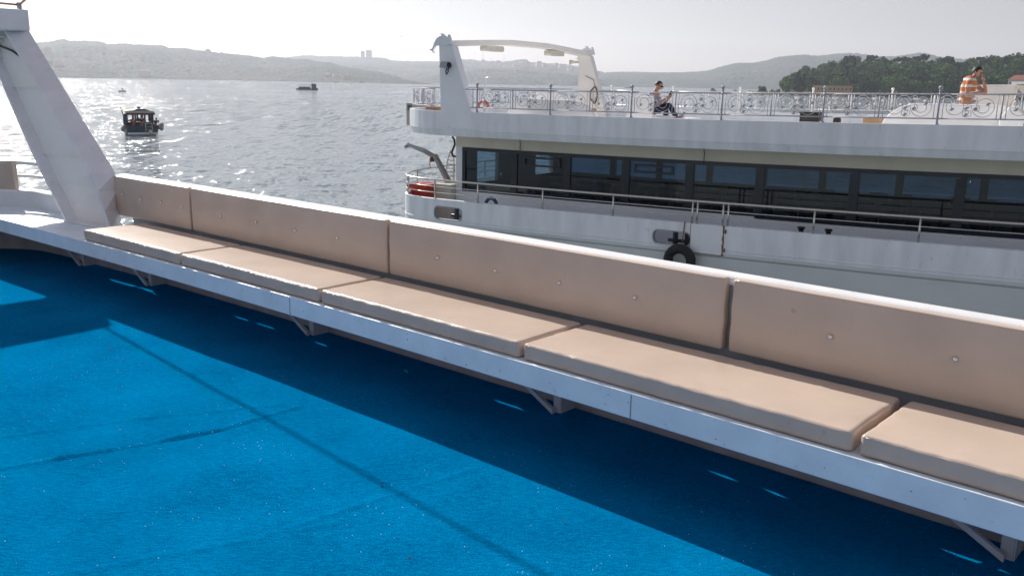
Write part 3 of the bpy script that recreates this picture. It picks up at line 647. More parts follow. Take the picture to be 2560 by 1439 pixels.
# hull and deck plate
mb = MB(); hx = [x * .5 for x in range(-16, 17)]
mb.strip(hx, [(-8.6, DECK - .02), (.95, DECK - .02), (.95, DECK - .45), (.75, WATER - 1), (-8.4, WATER - 1), (-8.6, DECK - .45)], P)
mb.build('hull', M_hull, boat)
mb = MB(); mb.strip(hx, [(.93, DECK - .16), (1.02, DECK - .16), (1.02, DECK - .04), (.93, DECK - .04)], P); mb.build('rub_rail', M_grey, boat)
# end coaming and rails
mb = MB(); sweep_path(mb, ER[2:], [(-.12, -1.70), (.02, -1.70), (.04, -1.47), (.02, -1.44), (-.14, -1.44), (-.15, -1.47)]); mb.build('end_coaming', M_white, boat)
mb = MB(); sweep_path(mb, ER, [(.80 - .8 + .07 * math.cos(2 * PI * k / 10), -1.10 + .03 * math.sin(2 * PI * k / 10)) for k in range(10)], True); mb.build('end_rail', M_white, boat)
mb = MB(); sweep_path(mb, ER[2:], [(.02 * math.cos(2 * PI * k / 8), -1.27 + .02 * math.sin(2 * PI * k / 8)) for k in range(8)], True); mb.build('middle_rail', M_white, boat)
for i in (20, 32):
    p = ER[i]; mb = MB(); mb.tube([(p.x, p.y, -1.45), (p.x, p.y, -1.12)], .02); mb.build('rail_post', M_white, boat)
# slanted arch
Bs = Vector((.7752, -.6317, 0)); Bt = Vector((.6317, .7752, 0)); LEAN = Vector((-1.05, 1.12, 1)); LB = Vector((-5.38, 10.54, -1.685)); HT = 2.25; H1_ = .62
def LR_(s_, t_, h): return LB + Bs * s_ + Bt * t_ + LEAN * h
RING = [[Vector((-5.19, 10.17, -1.652)), Vector((-4.40, 9.60, -1.652)), Vector((-4.50, 10.08, -1.652)), Vector((-5.09, 10.40, -1.652))],
        [LR_(.45, -.18, H1_), LR_(1.81, -.18, H1_), LR_(1.97, .02, H1_), LR_(.57, .02, H1_)],
        [LR_(.72, -.18, HT), LR_(1.55, -.18, HT), LR_(1.80, .02, HT), LR_(.82, .02, HT)]]
def LP(a, t, h):
    k, f = (0, h / H1_) if h < H1_ else (1, (h - H1_) / (HT - H1_))
    b, c, d, e = [RING[k][i].lerp(RING[k + 1][i], f) for i in range(4)]
    return b.lerp(c, a).lerp(e.lerp(d, a), t)
mb = MB(); HS = [0.0, .2, .42, H1_, 1.0, 1.4, 1.8, HT]
def lbox(m, a0, a1, t0, t1, h0, h1):
    hs = [h0] + [h for h in HS if h0 + 1e-3 < h < h1 - 1e-3] + [h1]
    m.strip(hs, [(a0, t0), (a1, t0), (a1, t1), (a0, t1)], lambda h, a, t: LP(a, t, h))
lbox(mb, 0, .035, 0, 1, 0.0, HT); lbox(mb, .965, 1.0, 0, 1, 0.0, HT)
arch = mb.build('arch_leg', M_white, boat)
mb = MB(); lbox(mb, .036, .964, .55, .99, 0.0, HT)
for h in (.74, 1.52): lbox(mb, .037, .963, .40, .552, h, h + .012)
for k in range(7): lbox(mb, .037, .10 + .864 * (k / 7) ** 2.0, .03 + .003 * k, .551, HT - .36 + k * .051 + .001, HT - .36 + (k + 1) * .051)
mb.build('arch_web', M_pale, boat)  # same paint as the leg; warm deck bounce is put into this cream
mb = MB(); mb.strip([0, 1], [(-.03, -.04), (1.03, -.04), (1.03, 1.1), (-.03, 1.1)], lambda q, a, t: LP(a, t, 0) + Vector((0, 0, q * .012))); mb.build('foot_plate', M_white, boat)
def BP(a, b, z): return LR_(.70, .04, HT) + Bs * a - Bt * b + Vector((0, 0, z))
mb = MB(); mb.box((-.03, 0, -.02), (1.12, 6.8, .25), BP); mb.build('arch_beam', M_white, boat, bevel=.02)
bd = -Bt
mb = MB(); mb.tube([LP(.93, .45, 1.62), LP(.90, .42, 1.75), LP(.80, .36, 1.88), LP(.62, .32, 1.98), LP(.3, .30, 2.05)], .014); mb.build('hose', M_black, boat)

# string light cable from the arch, its shadow crosses the carpet
T = BP(.95, .04, .31)
E1 = Vector((-2.52, 8.49, 2.25)); pts = []
for k in range(30):
    t = k / 29 * 2.6; p = T.lerp(E1, t) if t <= 1 else E1 + (E1 - T) * (t - 1); pts.append(p)
cable = empty('light_cable', T, 'brownish cable with small bulbs tied to the top of the slanted arch', 'cable')
mb = MB(); mb.tube(pts, .014, 6); mb.build('strand', M_cable, cable)
mb = MB(); mb.tube([T + bd * k * .3 + Vector((0, 0, .02 * k * .3)) for k in range(8)], .014, 6); mb.build('strand', M_cable, cable)
mb = MB(); mb.tube([T - Vector((0, 0, .08)), T + Vector((0, 0, .03))], .03, 8); mb.build('cable_tie', M_grey, cable)
for k in (1, 2, 3, 4, 5, 6):
    p = T.lerp(E1, k * .035); mb = MB(); mb.sphere(p + Vector((0, 0, .03)), .022, 8, 6); mb.tube([p, p + Vector((0, 0, .03))], .012, 6); mb.build('bulb', M_white, cable)

# carpet
gx = [-8.2 + .06 * i for i in range(60)] + [-4.6 + .015 * i for i in range(400)] + [1.4 + .05 * i for i in range(42)]
gt = [.835 - .03 * j for j in range(45)] + [-.515 - .015 * j for j in range(220)] + [-3.83 - .06 * j for j in range(45)]
folds = [((-2.71, 4.93), (-2.2, 5.23), .020), ((-2.2, 5.23), (-1.9, 5.42), .022), ((-1.9, 5.42), (-1.49, 5.85), .014), ((-3.3, 5.2), (-2.48, 5.61), .007), ((-2.48, 5.61), (-1.6, 5.9), .007), ((-1.3, 4.0), (-.2, 4.9), .005), ((-2.2, 3.6), (-.9, 4.2), .005), ((-3.4, 4.55), (-2.75, 4.9), .009), ((-3.0, 6.2), (-2.0, 6.9), .004)]
vs = []; fs = []
for x in gx:
    for t in gt:
        p = P(x, t, DECK + .012)
        h = .0045 * noise.noise(Vector((p.x * 1.3 + p.y * 1.1, (p.y - p.x) * .6, 0))) + .0022 * noise.noise(Vector((p.x * 2.2 + p.y * 3.5, (p.x - p.y) * 1.1, 5)))
        if -5 < p.x < 2 and p.y < 8:
            fh = 0
            for a, b, hh in folds:
                ax, ay = a; bx, by = b; dx, dy = bx - ax, by - ay; tt = ((p.x - ax) * dx + (p.y - ay) * dy) / (dx * dx + dy * dy)
                ct = max(-.0, min(1.0, tt)); d = math.hypot(p.x - ax - ct * dx, p.y - ay - ct * dy) + .025 * noise.noise(Vector((p.x * 3, p.y * 3, 9)))
                if d < .12: fh = max(fh, hh * math.exp(-(d / .017) ** 2))
            h += fh
        p.z += h; vs.append(p)
n = len(gt)
for i in range(len(gx) - 1):
    for j in range(n - 1):
        a = i * n + j; fs.append((a, a + n, a + n + 1, a + 1))
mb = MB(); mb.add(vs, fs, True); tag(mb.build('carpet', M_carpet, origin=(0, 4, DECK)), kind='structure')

# cushions
def axis_coords(h, r, n):
    e = [0, .12, .3, .55, .8, 1.0]; a = [-h + r * k for k in e]; b = [h - r * k for k in e][::-1]
    return a + [-h + r + (2 * h - 2 * r) * k / n for k in range(1, n)] + b
def rbox(hx, hy, hz, r, nx, ny, nz, fn, mb):
    X, Y, Z = axis_coords(hx, r, nx), axis_coords(hy, r, ny), axis_coords(hz, min(r, hz * .98), nz)
    idx = {}; vs = []; fs = []
    def vert(i, j, k):
        key = (i, j, k)
        if key not in idx:
            p = Vector((X[i], Y[j], Z[k])); rz = min(r, hz * .98)
            q = Vector((max(-hx + r, min(hx - r, p.x)), max(-hy + r, min(hy - r, p.y)), max(-hz + rz, min(hz - rz, p.z))))
            d = p - q
            if d.length > 1e-9:
                d.x /= r; d.y /= r; d.z /= rz; m_ = max(abs(d.x), abs(d.y), abs(d.z)); d = d.normalized() * m_; p = q + Vector((d.x * r, d.y * r, d.z * rz))
            idx[key] = len(vs); vs.append(fn(p.x, p.y, p.z))
        return idx[key]
    A, B, C = len(X) - 1, len(Y) - 1, len(Z) - 1
    for i in range(A):
        for j in range(B):
            fs.append((vert(i, j, 0), vert(i, j + 1, 0), vert(i + 1, j + 1, 0), vert(i + 1, j, 0))); fs.append((vert(i, j, C), vert(i + 1, j, C), vert(i + 1, j + 1, C), vert(i, j + 1, C)))
    for i in range(A):
        for k in range(C):
            fs.append((vert(i, 0, k), vert(i + 1, 0, k), vert(i + 1, 0, k + 1), vert(i, 0, k + 1))); fs.append((vert(i, B, k), vert(i, B, k + 1), vert(i + 1, B, k + 1), vert(i + 1, B, k)))
    for j in range(B):
        for k in range(C):
            fs.append((vert(0, j, k), vert(0, j, k + 1), vert(0, j + 1, k + 1), vert(0, j + 1, k))); fs.append((vert(A, j, k), vert(A, j + 1, k), vert(A, j + 1, k + 1), vert(A, j, k + 1)))
    mb.add(vs, fs, True)
def wr(x, y, z, s): return noise.noise(Vector((x, y, z)) * s)
SEATS = [(-4.46, -3.03, 'beige seat cushion at the far end of the bench beside the arch'), (-3.01, -1.49, 'second beige seat cushion from the arch'), (-1.47, .03, 'beige seat cushion in the middle of the bench, third from the arch'), (.05, 1.575, 'large beige seat cushion with a small crease on its front edge, fourth from the arch'), (1.60, 3.1, 'nearest beige seat cushion, cut off by the right edge')]
for n_, (xa, xb, lb) in enumerate(SEATS):
    hx = (xb - xa) / 2; cx = (xa + xb) / 2; hy = .325; hz = .052; sd_ = n_ * 3.7
    def fn(x, y, z, cx=cx, hx=hx, sd_=sd_, n_=n_):
        crease = 0; X = cx + x
        top = max(0, (z / .052))
        edge = min(1, (hx - abs(x)) / .12)
        dz = .005 * top * max(0, edge) * (1 - (y / .325) ** 2)
        dz += .002 * top * wr(X * 1.0, y * 3, sd_, 3) 
        fr = max(0, 1 - (y + .325) / .09)
        dy = fr * (.006 * wr(X, z * 2, sd_, 9) + .004 * wr(X, z, sd_, 26)); dz += fr * top * .005 * wr(X, 0, sd_, 21)
        if n_ == 3: 
            g = math.exp(-((X - .31) / .018) ** 2) * fr; dz -= .012 * g * top; dy += .01 * g
            dz += .003 * top * math.exp(-((X - .95) / .25) ** 2) * math.sin((y * 3 + X) * 55)
        if n_ == 4:
            g = math.exp(-((X - 1.88) / .01) ** 2) * fr; dy += .004 * g; dz -= .004 * g
        w_ = .006 * wr(y * 2, z, sd_ + (5 if x > 0 else 0), 6) * max(0, 1 - (hx - abs(x)) / .1)
        return P(X + w_, .028 + .325 + y + dy, -1.600 + z + dz)
    mb = MB(); rbox(hx - .003, hy, hz, .019, 46, 12, 2, fn, mb); c_ = mb.build('seat_cushion', M_vinyl, origin=P(cx, .35, -1.652), label=lb, cat='cushion', group='seat cushions along the bench')
    mb = MB(); e_ = .004; mb.tube([fn(-hx + .02 + (2 * hx - .04) * k / 60, -hy + e_, hz - .012) for k in range(61)], .0035, 6); mb.tube([fn(sg * (hx - .007), -hy + .01 + (2 * hy - .03) * k / 20, hz - .010) for sg in (1,) for k in range(21)], .0035, 6); pp_ = mb.build('piping', M_vinyl, origin=(0, 0, 0)); pp_.parent = c_; pp_.location = -c_.location
BACKS = [(-5.08, -3.785, 'short beige back cushion beside the slanted arch', (-4.75, -4.47, -4.15, -3.86)), (-3.755, -1.50, 'second beige back cushion from the arch, four buttons in a row', (-3.30, -2.84, -2.40, -1.94)), (-1.475, .775, 'middle beige back cushion, top edge puckered, third from the arch', (-.98, -.53, -.10, .35)), (.81, 3.0, 'nearest beige back cushion, wide gap on its left side', (1.22, 1.75, 2.3, 2.75))]
# button places follow the photograph
def on_bench(u, v, t):
    r = ray(u, v); best = None
    for i in range(1600):
        x = -6 + i * .006; p = P(x, t, 0); k = abs(p.x * r.y - p.y * r.x)
        if best is None or k < best[0]: best = (k, x, r.z * (p.y / r.y))
    return best[1], best[2]
BUT = [[(308, 485), (352, 499), (404, 506), (456, 517)], [(553, 540), (642, 555), (739, 576), (845, 595)], [(1096, 644), (1241, 676), (1399, 706), (1589, 743)], [(2076, 841), (2392, 897)]]
for n_, (xa, xb, lb, _) in enumerate(BACKS):
    hx = (xb - xa) / 2; cx = (xa + xb) / 2; sd_ = 20 + n_ * 5.1
    bt = [on_bench(u, v, .735) for u, v in BUT[n_]]
    def fn(x, y, z, cx=cx, hx=hx, sd_=sd_, n_=n_, bt=bt):
        X = cx + x; fy = max(0, -y / .035)
        tp = max(0, 1 - (.23 - z) / .10)
        edge = max(0, min(1, (hx - abs(x)) / .1)) * max(0, 1 - (z / .23) ** 2)
        dy = -fy * (.012 * edge + .0035 * wr(X, z * 2, sd_, 4))
        if n_ in (2, 1): dy -= fy * tp * .0045 * wr(X, 0, sd_, 19 if n_ == 2 else 9); 
        dy += -fy * .002 * wr(X * .6, z * 3, sd_, 14)
        for bx, bz in bt:
            d2 = ((X - bx) * 1.32) ** 2 + (z - (bz + 1.315)) ** 2; dy += fy * (.015 * math.exp(-d2 / .0007) + .008 * math.exp(-d2 / .006))
        w_ = .004 * wr(y, z * 2, sd_, 5) * max(0, 1 - (hx - abs(x)) / .1)
        return P(X + w_, .763 + y + dy, -1.315 + z + .002 * wr(X, 0, sd_, 3))
    mb = MB(); rbox(hx, .034, .220, .014, 60, 2, 18, fn, mb)
    c_ = mb.build('back_cushion', M_vinyl, origin=P(cx, .76, -1.555), label=lb, cat='cushion', group='back cushions along the bench')
    c_.location = P(cx, .76, -1.555)
    mb = MB(); mb.tube([fn(-hx + .012 + (2 * hx - .024) * k / 80, -.030, .214) for k in range(81)], .0035, 6); pp_ = mb.build('piping', M_vinyl, origin=(0, 0, 0)); pp_.parent = c_; pp_.location = -c_.location
    mb = MB(); mb.tube([fn(sg * (hx - .004), -.030, -.205 + .41 * k / 20) for sg in (-1,) for k in range(21)], .0035, 6); pp_ = mb.build('piping', M_vinyl, origin=(0, 0, 0)); pp_.parent = c_; pp_.location = -c_.location
    for bx, bz in bt:
        mb = MB(); mb.sphere(P(bx, .729, bz), .014, 10, 8)
        o = MB.build(mb, 'button', M_button); wv = Vector(o.location); o.parent = c_; o.location = wv - c_.location
# cushion at the end of the deck
mb = MB(); path = off_path(ER, -.075, 0)[13:]; path[0] = path[0]
pp = [p for p in path]; 
def endc(x, y, z):
    t = (x + 1) / 2 * (len(pp) - 1.001); i = int(t); f = t - i; p = pp[i].lerp(pp[i + 1], f); d = (pp[i + 1] - pp[i]).normalized(); n = Vector((d.y, -d.x, 0))
    return Vector((p.x, p.y, 0)) + n * y + Vector((0, 0, -1.30 + z + .006 * wr(x * 3, z, 2, 3)))
rbox(1.0, .035, .225, .02, 40, 2, 6, endc, mb)
mb.build('back_cushion', M_vinyl, label='beige back cushion hung inside the curved rail at the left edge', cat='cushion')
# ------------------------------------------------------------------ the neighbour ship
ship = empty('tour_ship', W(4, -3.9, WATER), 'large white tour ship alongside, long dark window band and scrolled railing on top', 'ship')
S1 = 26.0
def near_path(off, s_from=S1, corner=None):
    """outline of one half of the ship from the near side round the end to the centreline; off shifts outwards"""
    pass
def outline(pts):
    """pts (s,w) from near side to the centreline w=-3.9, mirrored to the far side"""
    return pts + [(s, -7.8 - w) for s, w in pts[::-1][1:]]
def catm(p, n=4):
    q = smooth_path([Vector((a, b, 0)) for a, b in p], n); return [(v.x, v.y) for v in q]
FAS_END = catm([(-.6, 0), (-1.4, -.07), (-2.3, -.45), (-3.0, -1.1), (-3.35, -2.0), (-3.5, -3.0), (-3.55, -3.9)])
FAS = outline([(S1, 0), (18, 0), (12, 0), (9, 0), (6, 0), (3, 0), (1, 0)] + FAS_END)
HUL_END = catm([(.1, .70), (-1.1, .68), (-1.77, .50), (-2.15, .20), (-2.44, -.29), (-2.7, -.98), (-2.87, -2.1), (-2.95, -3.9)])
HUL = outline([(S1, .70), (18, .70), (14, .70), (10, .70), (6, .70), (3, .70)] + HUL_END)
def offs(path, o):
    out = []
    for i, (s, w) in enumerate(path):
        a = Vector(path[max(i - 1, 0)]); b = Vector(path[min(i + 1, len(path) - 1)]); d = (b - a).normalized(); n = Vector((d.y, -d.x))
        # path runs towards -s on the near side: outward normal there is +w
        n = -n if (Vector((-d.y, d.x)).dot(Vector((0, 1))) > 0) == (w > -3.9) else n
        n = Vector((d.y, -d.x)); out.append((s + n.x * o, w + n.y * o))
    return out
# check orientation: for the near side d=(-1,0) -> n=(0,1): outward
def ring(mb, path, sec, smooth=False):
    cols = [offs(path, o) for o, z in sec]; k = len(sec); m_ = len(path); vs = []
    for i in range(m_):
        for j in range(k): s, w = cols[j][i]; vs.append(W(s, w, sec[j][1] + sh(path[i][0])))
    fs = []
    for i in range(m_ - 1):
        for j in range(k): j2 = (j + 1) % k; fs.append((i * k + j, i * k + j2, (i + 1) * k + j2, (i + 1) * k + j))
    fs.append(tuple(range(k))); fs.append(tuple((m_ - 1) * k + j for j in range(k))); mb.add(vs, fs, smooth)
def fillp(mb, path, z0, z1):
    n = len(path); vs = [W(s, w, z0 + sh(s)) for s, w in path] + [W(s, w, z1 + sh(s)) for s, w in path]
    h = n // 2
    fs = []
    for i in range(h): 
        a, b = i, n - 1 - i; a2, b2 = i + 1, n - 2 - i
        if a2 >= b2:
            fs.append((a, a2, b)); fs.append((n + a, n + a2, n + b)); break
        fs.append((a, a2, b2, b)); fs.append((n + a, n + a2, n + b2, n + b))
    mb.add(vs, fs)
UD = -1.17  # upper deck level
mb = MB(); fillp(mb, offs(FAS, -.06), UD - .06, UD); ob = mb.build('upper_deck', M_grp, ship)
mb = MB(); ring(mb, FAS, [(-.06, UD - .1), (0, UD - .035), (0, -.735), (-.10, -.735), (-.10, UD - .1)])
ring(mb, FAS, [(0, -1.20), (-.0, UD - .036), (-.06, UD - .11), (-.30, -1.36), (-.06, -1.365)])
mb.build('deck_fascia', M_shipside, ship)
# superstructure: side walls with window band
WS, WE = -1.05, 24.0
def wallbox(mb, s0, s1, w0, w1, z0, z1):
    mb.hexa([W(s0, w0, z0 + sh(s0)), W(s1, w0, z0 + sh(s1)), W(s1, w1, z0 + sh(s1)), W(s0, w1, z0 + sh(s0)), W(s0, w0, z1 + sh(s0)), W(s1, w0, z1 + sh(s1)), W(s1, w1, z1 + sh(s1)), W(s0, w1, z1 + sh(s0))])
WWn, WWf = -.90, -6.90; WT, WB = -1.70, -2.875; LD = -3.75
edges = [-1.05, .595, 2.17, 3.79, 5.42, 7.07, 9.08, 11.10, 13.1, 15.1, 17.1, 19.1, 21.1, 23.0]
for side, (wo, wi) in enumerate(((WWn, WWn - .12), (WWf, WWf + .12))):
    mb = MB(); mt = MB()
    ee = [-1.26, -1.03] + [1 + k for k in range(24)]
    for a, b in zip(ee, ee[1:]):
        wallbox(mt, a, b, wo, wi, WT + .002, -1.33)
        wallbox(mb, a, b, wo, wi, LD, WB - .002 if b < 7.5 else WB - .05)
    wallbox(mb, -1.26, -1.05, wo, wi, WB - .002, WT + .002)
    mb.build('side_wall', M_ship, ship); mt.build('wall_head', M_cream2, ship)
mb = MB(); wallbox(mb, -1.26, -1.14, WWn - .122, WWf + .122, LD, -1.33); wall_end = mb.build('end_wall', M_cream, ship)
mb = MB()
for w in (-2.3, -5.5): mb.box((-1.3, w - .55, -2.75), (-1.1, w + .55, -1.75), W)
cut(wall_end, [mb])
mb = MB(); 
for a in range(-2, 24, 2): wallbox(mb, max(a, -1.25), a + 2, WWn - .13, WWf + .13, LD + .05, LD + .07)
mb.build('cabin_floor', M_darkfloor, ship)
mb = MB()
for a in range(-2, 24, 2): wallbox(mb, max(a, -1.13), a + 2, WWn - .13, WWf + .13, -1.42, -1.40)
mb.build('cabin_ceiling', M_seatgrey, ship)
# windows: dark frame and tinted pane, one per bay
def window(s0, s1, wo, sgn, zb, zt, inner=None):
    mb = MB(); f = .085; o = wo + sgn * .012; i_ = wo - sgn * .07
    def fb(a, b, z0, z1): mb.hexa([W(a, o, z0 + sh(s0)), W(b, o, z0 + sh(s1)), W(b, i_, z0 + sh(s1)), W(a, i_, z0 + sh(s0)), W(a, o, z1 + sh(s0)), W(b, o, z1 + sh(s1)), W(b, i_, z1 + sh(s1)), W(a, i_, z1 + sh(s0))])
    fb(s0 + .001, s1 - .001, zt - f, zt); fb(s0 + .001, s1 - .001, zb, zb + f * .9)
    fb(s0 + .001, s0 + .10, zb + f * .9, zt - f); fb(s1 - .10, s1 - .001, zb + f * .9, zt - f)
    fo = mb.build('window', M_dframe, ship)
    mb = MB(); k = wo - sgn * .02; k2 = wo - sgn * .028
    mb.hexa([W(s0 + .09, k, zb + f * .8 + sh(s0)), W(s1 - .09, k, zb + f * .8 + sh(s1)), W(s1 - .09, k2, zb + f * .8 + sh(s1)), W(s0 + .09, k2, zb + f * .8 + sh(s0)),
             W(s0 + .09, k, zt - f * .9 + sh(s0)), W(s1 - .09, k, zt - f * .9 + sh(s1)), W(s1 - .09, k2, zt - f * .9 + sh(s1)), W(s0 + .09, k2, zt - f * .9 + sh(s0))])
    mb.build('pane', M_glass, fo)
    if inner:
        a, b, z0, z1 = inner; mb = MB(); t = .045
        for x0, x1, y0, y1 in ((a, b, z1 - t, z1), (a, b, z0, z0 + t), (a, a + t, z0 + t, z1 - t), (b - t, b, z0 + t, z1 - t)):
            mb.box((x0, wo + .03, y0), (x1, wo - .015, y1), lambda p, q, r_: W(p, q, r_))
        mb.build('vent_frame', M_dframe, fo)
for k in range(len(edges) - 1):
    a, b = edges[k], edges[k + 1]; zb = WB if b < 7.5 else WB - .048
    inn = {1: (.90, 1.98, -2.08, -1.84), 3: (4.02, 5.02, -2.04, -1.83)}.get(k)
    window(a, b, WWn, 1, zb, WT, inn)
    # far windows are lower, with a sill; seen through the cabin
    window(a, b, WWf, -1, zb, WT)
# cabin furniture, dim behind the glass
for i in range(9):
    for w in (-2.3, -5.3):
        s = .9 + i * 1.95 + (.3 if w < -4 else 0)
        t = empty('dining_table', W(s, w, LD + .07 + sh(s)), 'white clothed table inside the dim cabin of the tour ship', 'table', 'tables inside the cabin')
        mb = MB(); f_ = lambda a, b, z: W(s + a, w + b, LD + .07 + sh(s) + z)
        mb.box((-.55, -.4, .72), (.55, .4, .75), f_); mb.build('tabletop', M_cloth, t)
        mb = MB()
        for a, b, c_, d in ((-.56, -.41, .56, -.405), (-.56, .405, .56, .41), (-.56, -.40, -.555, .40), (.555, -.40, .56, .40)): mb.box((a, b, .42), (c_, d, .72), f_)
        mb.build('cloth_skirt', M_cloth, t)
        mb = MB(); mb.box((-.04, -.04, 0), (.04, .04, .72), f_); mb.box((-.3, -.25, 0), (.3, .25, .03), f_); mb.build('pedestal', M_dframe, t)
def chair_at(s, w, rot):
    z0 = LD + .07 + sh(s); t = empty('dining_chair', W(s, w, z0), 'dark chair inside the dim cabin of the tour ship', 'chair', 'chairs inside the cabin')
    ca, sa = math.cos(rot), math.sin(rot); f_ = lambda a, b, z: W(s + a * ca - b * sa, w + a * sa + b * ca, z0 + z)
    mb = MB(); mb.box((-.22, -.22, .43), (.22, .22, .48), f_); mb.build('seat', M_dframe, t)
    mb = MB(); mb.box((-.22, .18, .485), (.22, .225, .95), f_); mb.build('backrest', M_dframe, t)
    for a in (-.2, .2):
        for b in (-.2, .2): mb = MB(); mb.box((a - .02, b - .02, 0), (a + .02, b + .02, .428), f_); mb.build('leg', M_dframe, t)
for i in range(9):
    for w in (-2.3, -5.3):
        s = .9 + i * 1.95 + (.3 if w < -4 else 0)
        for ds in (-.3, .3): chair_at(s + ds, w + .72, 0); chair_at(s + ds, w - .72, PI)
# lower deck, hull and bulwark
mb = MB(); fillp(mb, offs(HUL, -.06), LD - .05, LD - .003); mb.build('lower_deck', M_grey, ship)
mb = MB(); ring(mb, HUL, [(0, -3.50), (0, -2.92), (-.05, -2.905), (-.09, -2.92), (-.09, -3.50)])
bw = mb.build('bulwark', M_shipside, ship)
cs = []
for (u0, v0, u1, v1) in ((1086, 518, 1154, 550), (1631, 577, 1726, 612)):
    s0, z0 = on(u0, v1, .7); s1, z1 = on(u1, (v0 + v1) / 2, .7); _, zt = on((u0 + u1) / 2, v0, .7); _, zb_ = on((u0 + u1) / 2, v1, .7)
    c = MB(); c.prism(rr((s0 + s1) / 2, (zt + zb_) / 2 - (0 if u0 < 1200 else .0), (s1 - s0) / 2, abs(zt - zb_) / 2, .12), lambda p, q, d: W(p, d, q), .45, .9); cs.append(c); 
    if u0 < 1200: H1 = (s0, s1, zb_, zt)
    else: H2 = (s0, s1, zb_, zt)
cut(bw, cs)
for (s0, s1, zb_, zt) in (H1, H2):
    mb = MB(); p1 = rr((s0 + s1) / 2, (zb_ + zt) / 2, (s1 - s0) / 2 + .012, (zt - zb_) / 2 + .012, .13); p2 = rr((s0 + s1) / 2, (zb_ + zt) / 2, (s1 - s0) / 2 - .012, (zt - zb_) / 2 - .012, .11)
    n = len(p1); vs = [W(a, .712, b) for a, b in p1] + [W(a, .712, b) for a, b in p2] + [W(a, .60, b) for a, b in p1] + [W(a, .60, b) for a, b in p2]; fs = []
    for i in range(n): j = (i + 1) % n; fs += [(i, j, n + j, n + i), (2 * n + i, 2 * n + j, 3 * n + j, 3 * n + i), (i, j, 2 * n + j, 2 * n + i), (n + i, n + j, 3 * n + j, 3 * n + i)]
    mb.add(vs, fs); mb.build('fairlead_rim', M_grey, ship)
    for q in (.36, .68):
        mb = MB(); sc_ = s0 + (s1 - s0) * q; mb.tube([W(sc_, .15, LD), W(sc_, .15, LD + .62)], .06, 12); mb.tube([W(sc_, .15, LD + .62), W(sc_, .15, LD + .66)], .085, 12); mb.build('bollard', M_dframe, ship)
    mb = MB(); mb.tube([W(s0 + .15, .15, LD + .36), W(s1 - .1, .15, LD + .36)], .04, 10); mb.build('bollard_bar', M_dframe, ship)
mb = MB(); ring(mb, HUL, [(-.035, -3.60), (.0, -3.56), (0, -3.502), (-.095, -3.502), (-.095, -3.62)]); 
mb.build('knuckle_strake', M_hull, ship)
mb = MB(); ring(mb, HUL, [(-.03, -3.605), (-.1, -3.62), (-.6, WATER - 1), (-.5, WATER - 1), (-.06, -4.6)]); mb.build('hull', M_hull, ship)
mb = MB(); ring(mb, HUL, [(.004, -3.44), (.014, -3.43), (.014, -3.425), (.004, -3.415)]); mb.build('weld_strake', M_ship, ship)
# boarding gate with rust
gs0, gs1 = 6.13, 6.86
mb = MB()
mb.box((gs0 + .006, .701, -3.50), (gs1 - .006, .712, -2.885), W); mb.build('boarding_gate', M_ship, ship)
mb = MB(); rnd = random.Random(3)
for a, w_ in ((gs1, .022), (gs0, .008)):
    z = -3.50
    while z < -2.90:
        h = rnd.uniform(.02, .07); mb.box((a - w_ * rnd.uniform(.4, 1.1), .702, z), (a + w_ * rnd.uniform(.3, 1.1), .7142 + rnd.uniform(0, .0008), z + h * .95), W); z += h
z = gs0
while z < gs1: h = rnd.uniform(.03, .09); mb.box((z, .702, -3.515 - rnd.uniform(0, .006)), (z + h * .9, .7135, -3.50), W); z += h
mb.build('rust_streak', M_rust, ship)
mb = MB(); mb.tube([W(gs1 + .05, .73, -3.02), W(gs1 + .05, .73, -2.94)], .016, 8); mb.tube([W(gs1 + .05, .73, -3.42), W(gs1 + .05, .73, -3.34)], .016, 8); mb.build('hinge', M_rust, ship)
# lower railing
LR = catm([(S1, .66), (14, .66), (10, .66), (6, .66), (3, .66), (1, .66)], 2) + offs(HUL_END, -.04)[1:]
LRz = outline(LR)
def rail_line(path, z): return [W(s, w, z + sh(s)) for s, w in path]
mb = MB(); mb.tube(rail_line(LRz, -2.435), .024, 8); mb.build('low_rail', M_steel, ship)
mb = MB(); mb.tube(rail_line(LRz, -2.61), .011, 6); mb.build('low_rail', M_steel, ship)
mb = MB(); mb.tube(rail_line(LRz, -2.76), .010, 6); mb.build('low_rail', M_steel, ship)
for s in (.53, 2.39, 4.24, 6.13, 6.24, 6.81, 6.92, 8.69, 10.64, 12.6, 14.5):
    for w in (.66, -8.46):
        mb = MB(); mb.tube([W(s, w, -2.92 + sh(s)), W(s, w, -2.44 + sh(s))], .021, 8); mb.build('rail_post', M_steel, ship)
for i in (3, 9, 14, 20, 26):
    s, w = offs(HUL_END, -.04)[min(i, len(HUL_END) - 1)]
    mb = MB(); mb.tube([W(s, w, -2.92), W(s, w, -2.44)], .02, 8); mb.build('rail_post', M_steel, ship)
    mb = MB(); mb.tube([W(s, -7.8 - w, -2.92), W(s, -7.8 - w, -2.44)], .02, 8); mb.build('rail_post', M_steel, ship)
# little things on the side deck
for i, (u, v) in enumerate(((2003, 573), (2071, 580))):
    s, _ = on(u, v, .3); mb = MB(); mb.tube([W(s, .3, LD), W(s, .3, LD + .86 + sh(s))], .05, 10); mb.tube([W(s, .3, LD + .86 + sh(s)), W(s, .3, LD + .90 + sh(s))], .075, 10); mb.build('deck_vent', M_black, ship)
s, _ = on(1228, 505, -.2)
mb = MB(); mb.tube([W(s + .17 * math.cos(a * PI / 10), -.2, -3.10 + .2 * math.sin(a * PI / 10)) for a in range(-2, 13)], .045, 8); mb.build('coiled_hose', M_blueplastic, label='blue hose coil hung on the side deck below the first window', cat='hose')
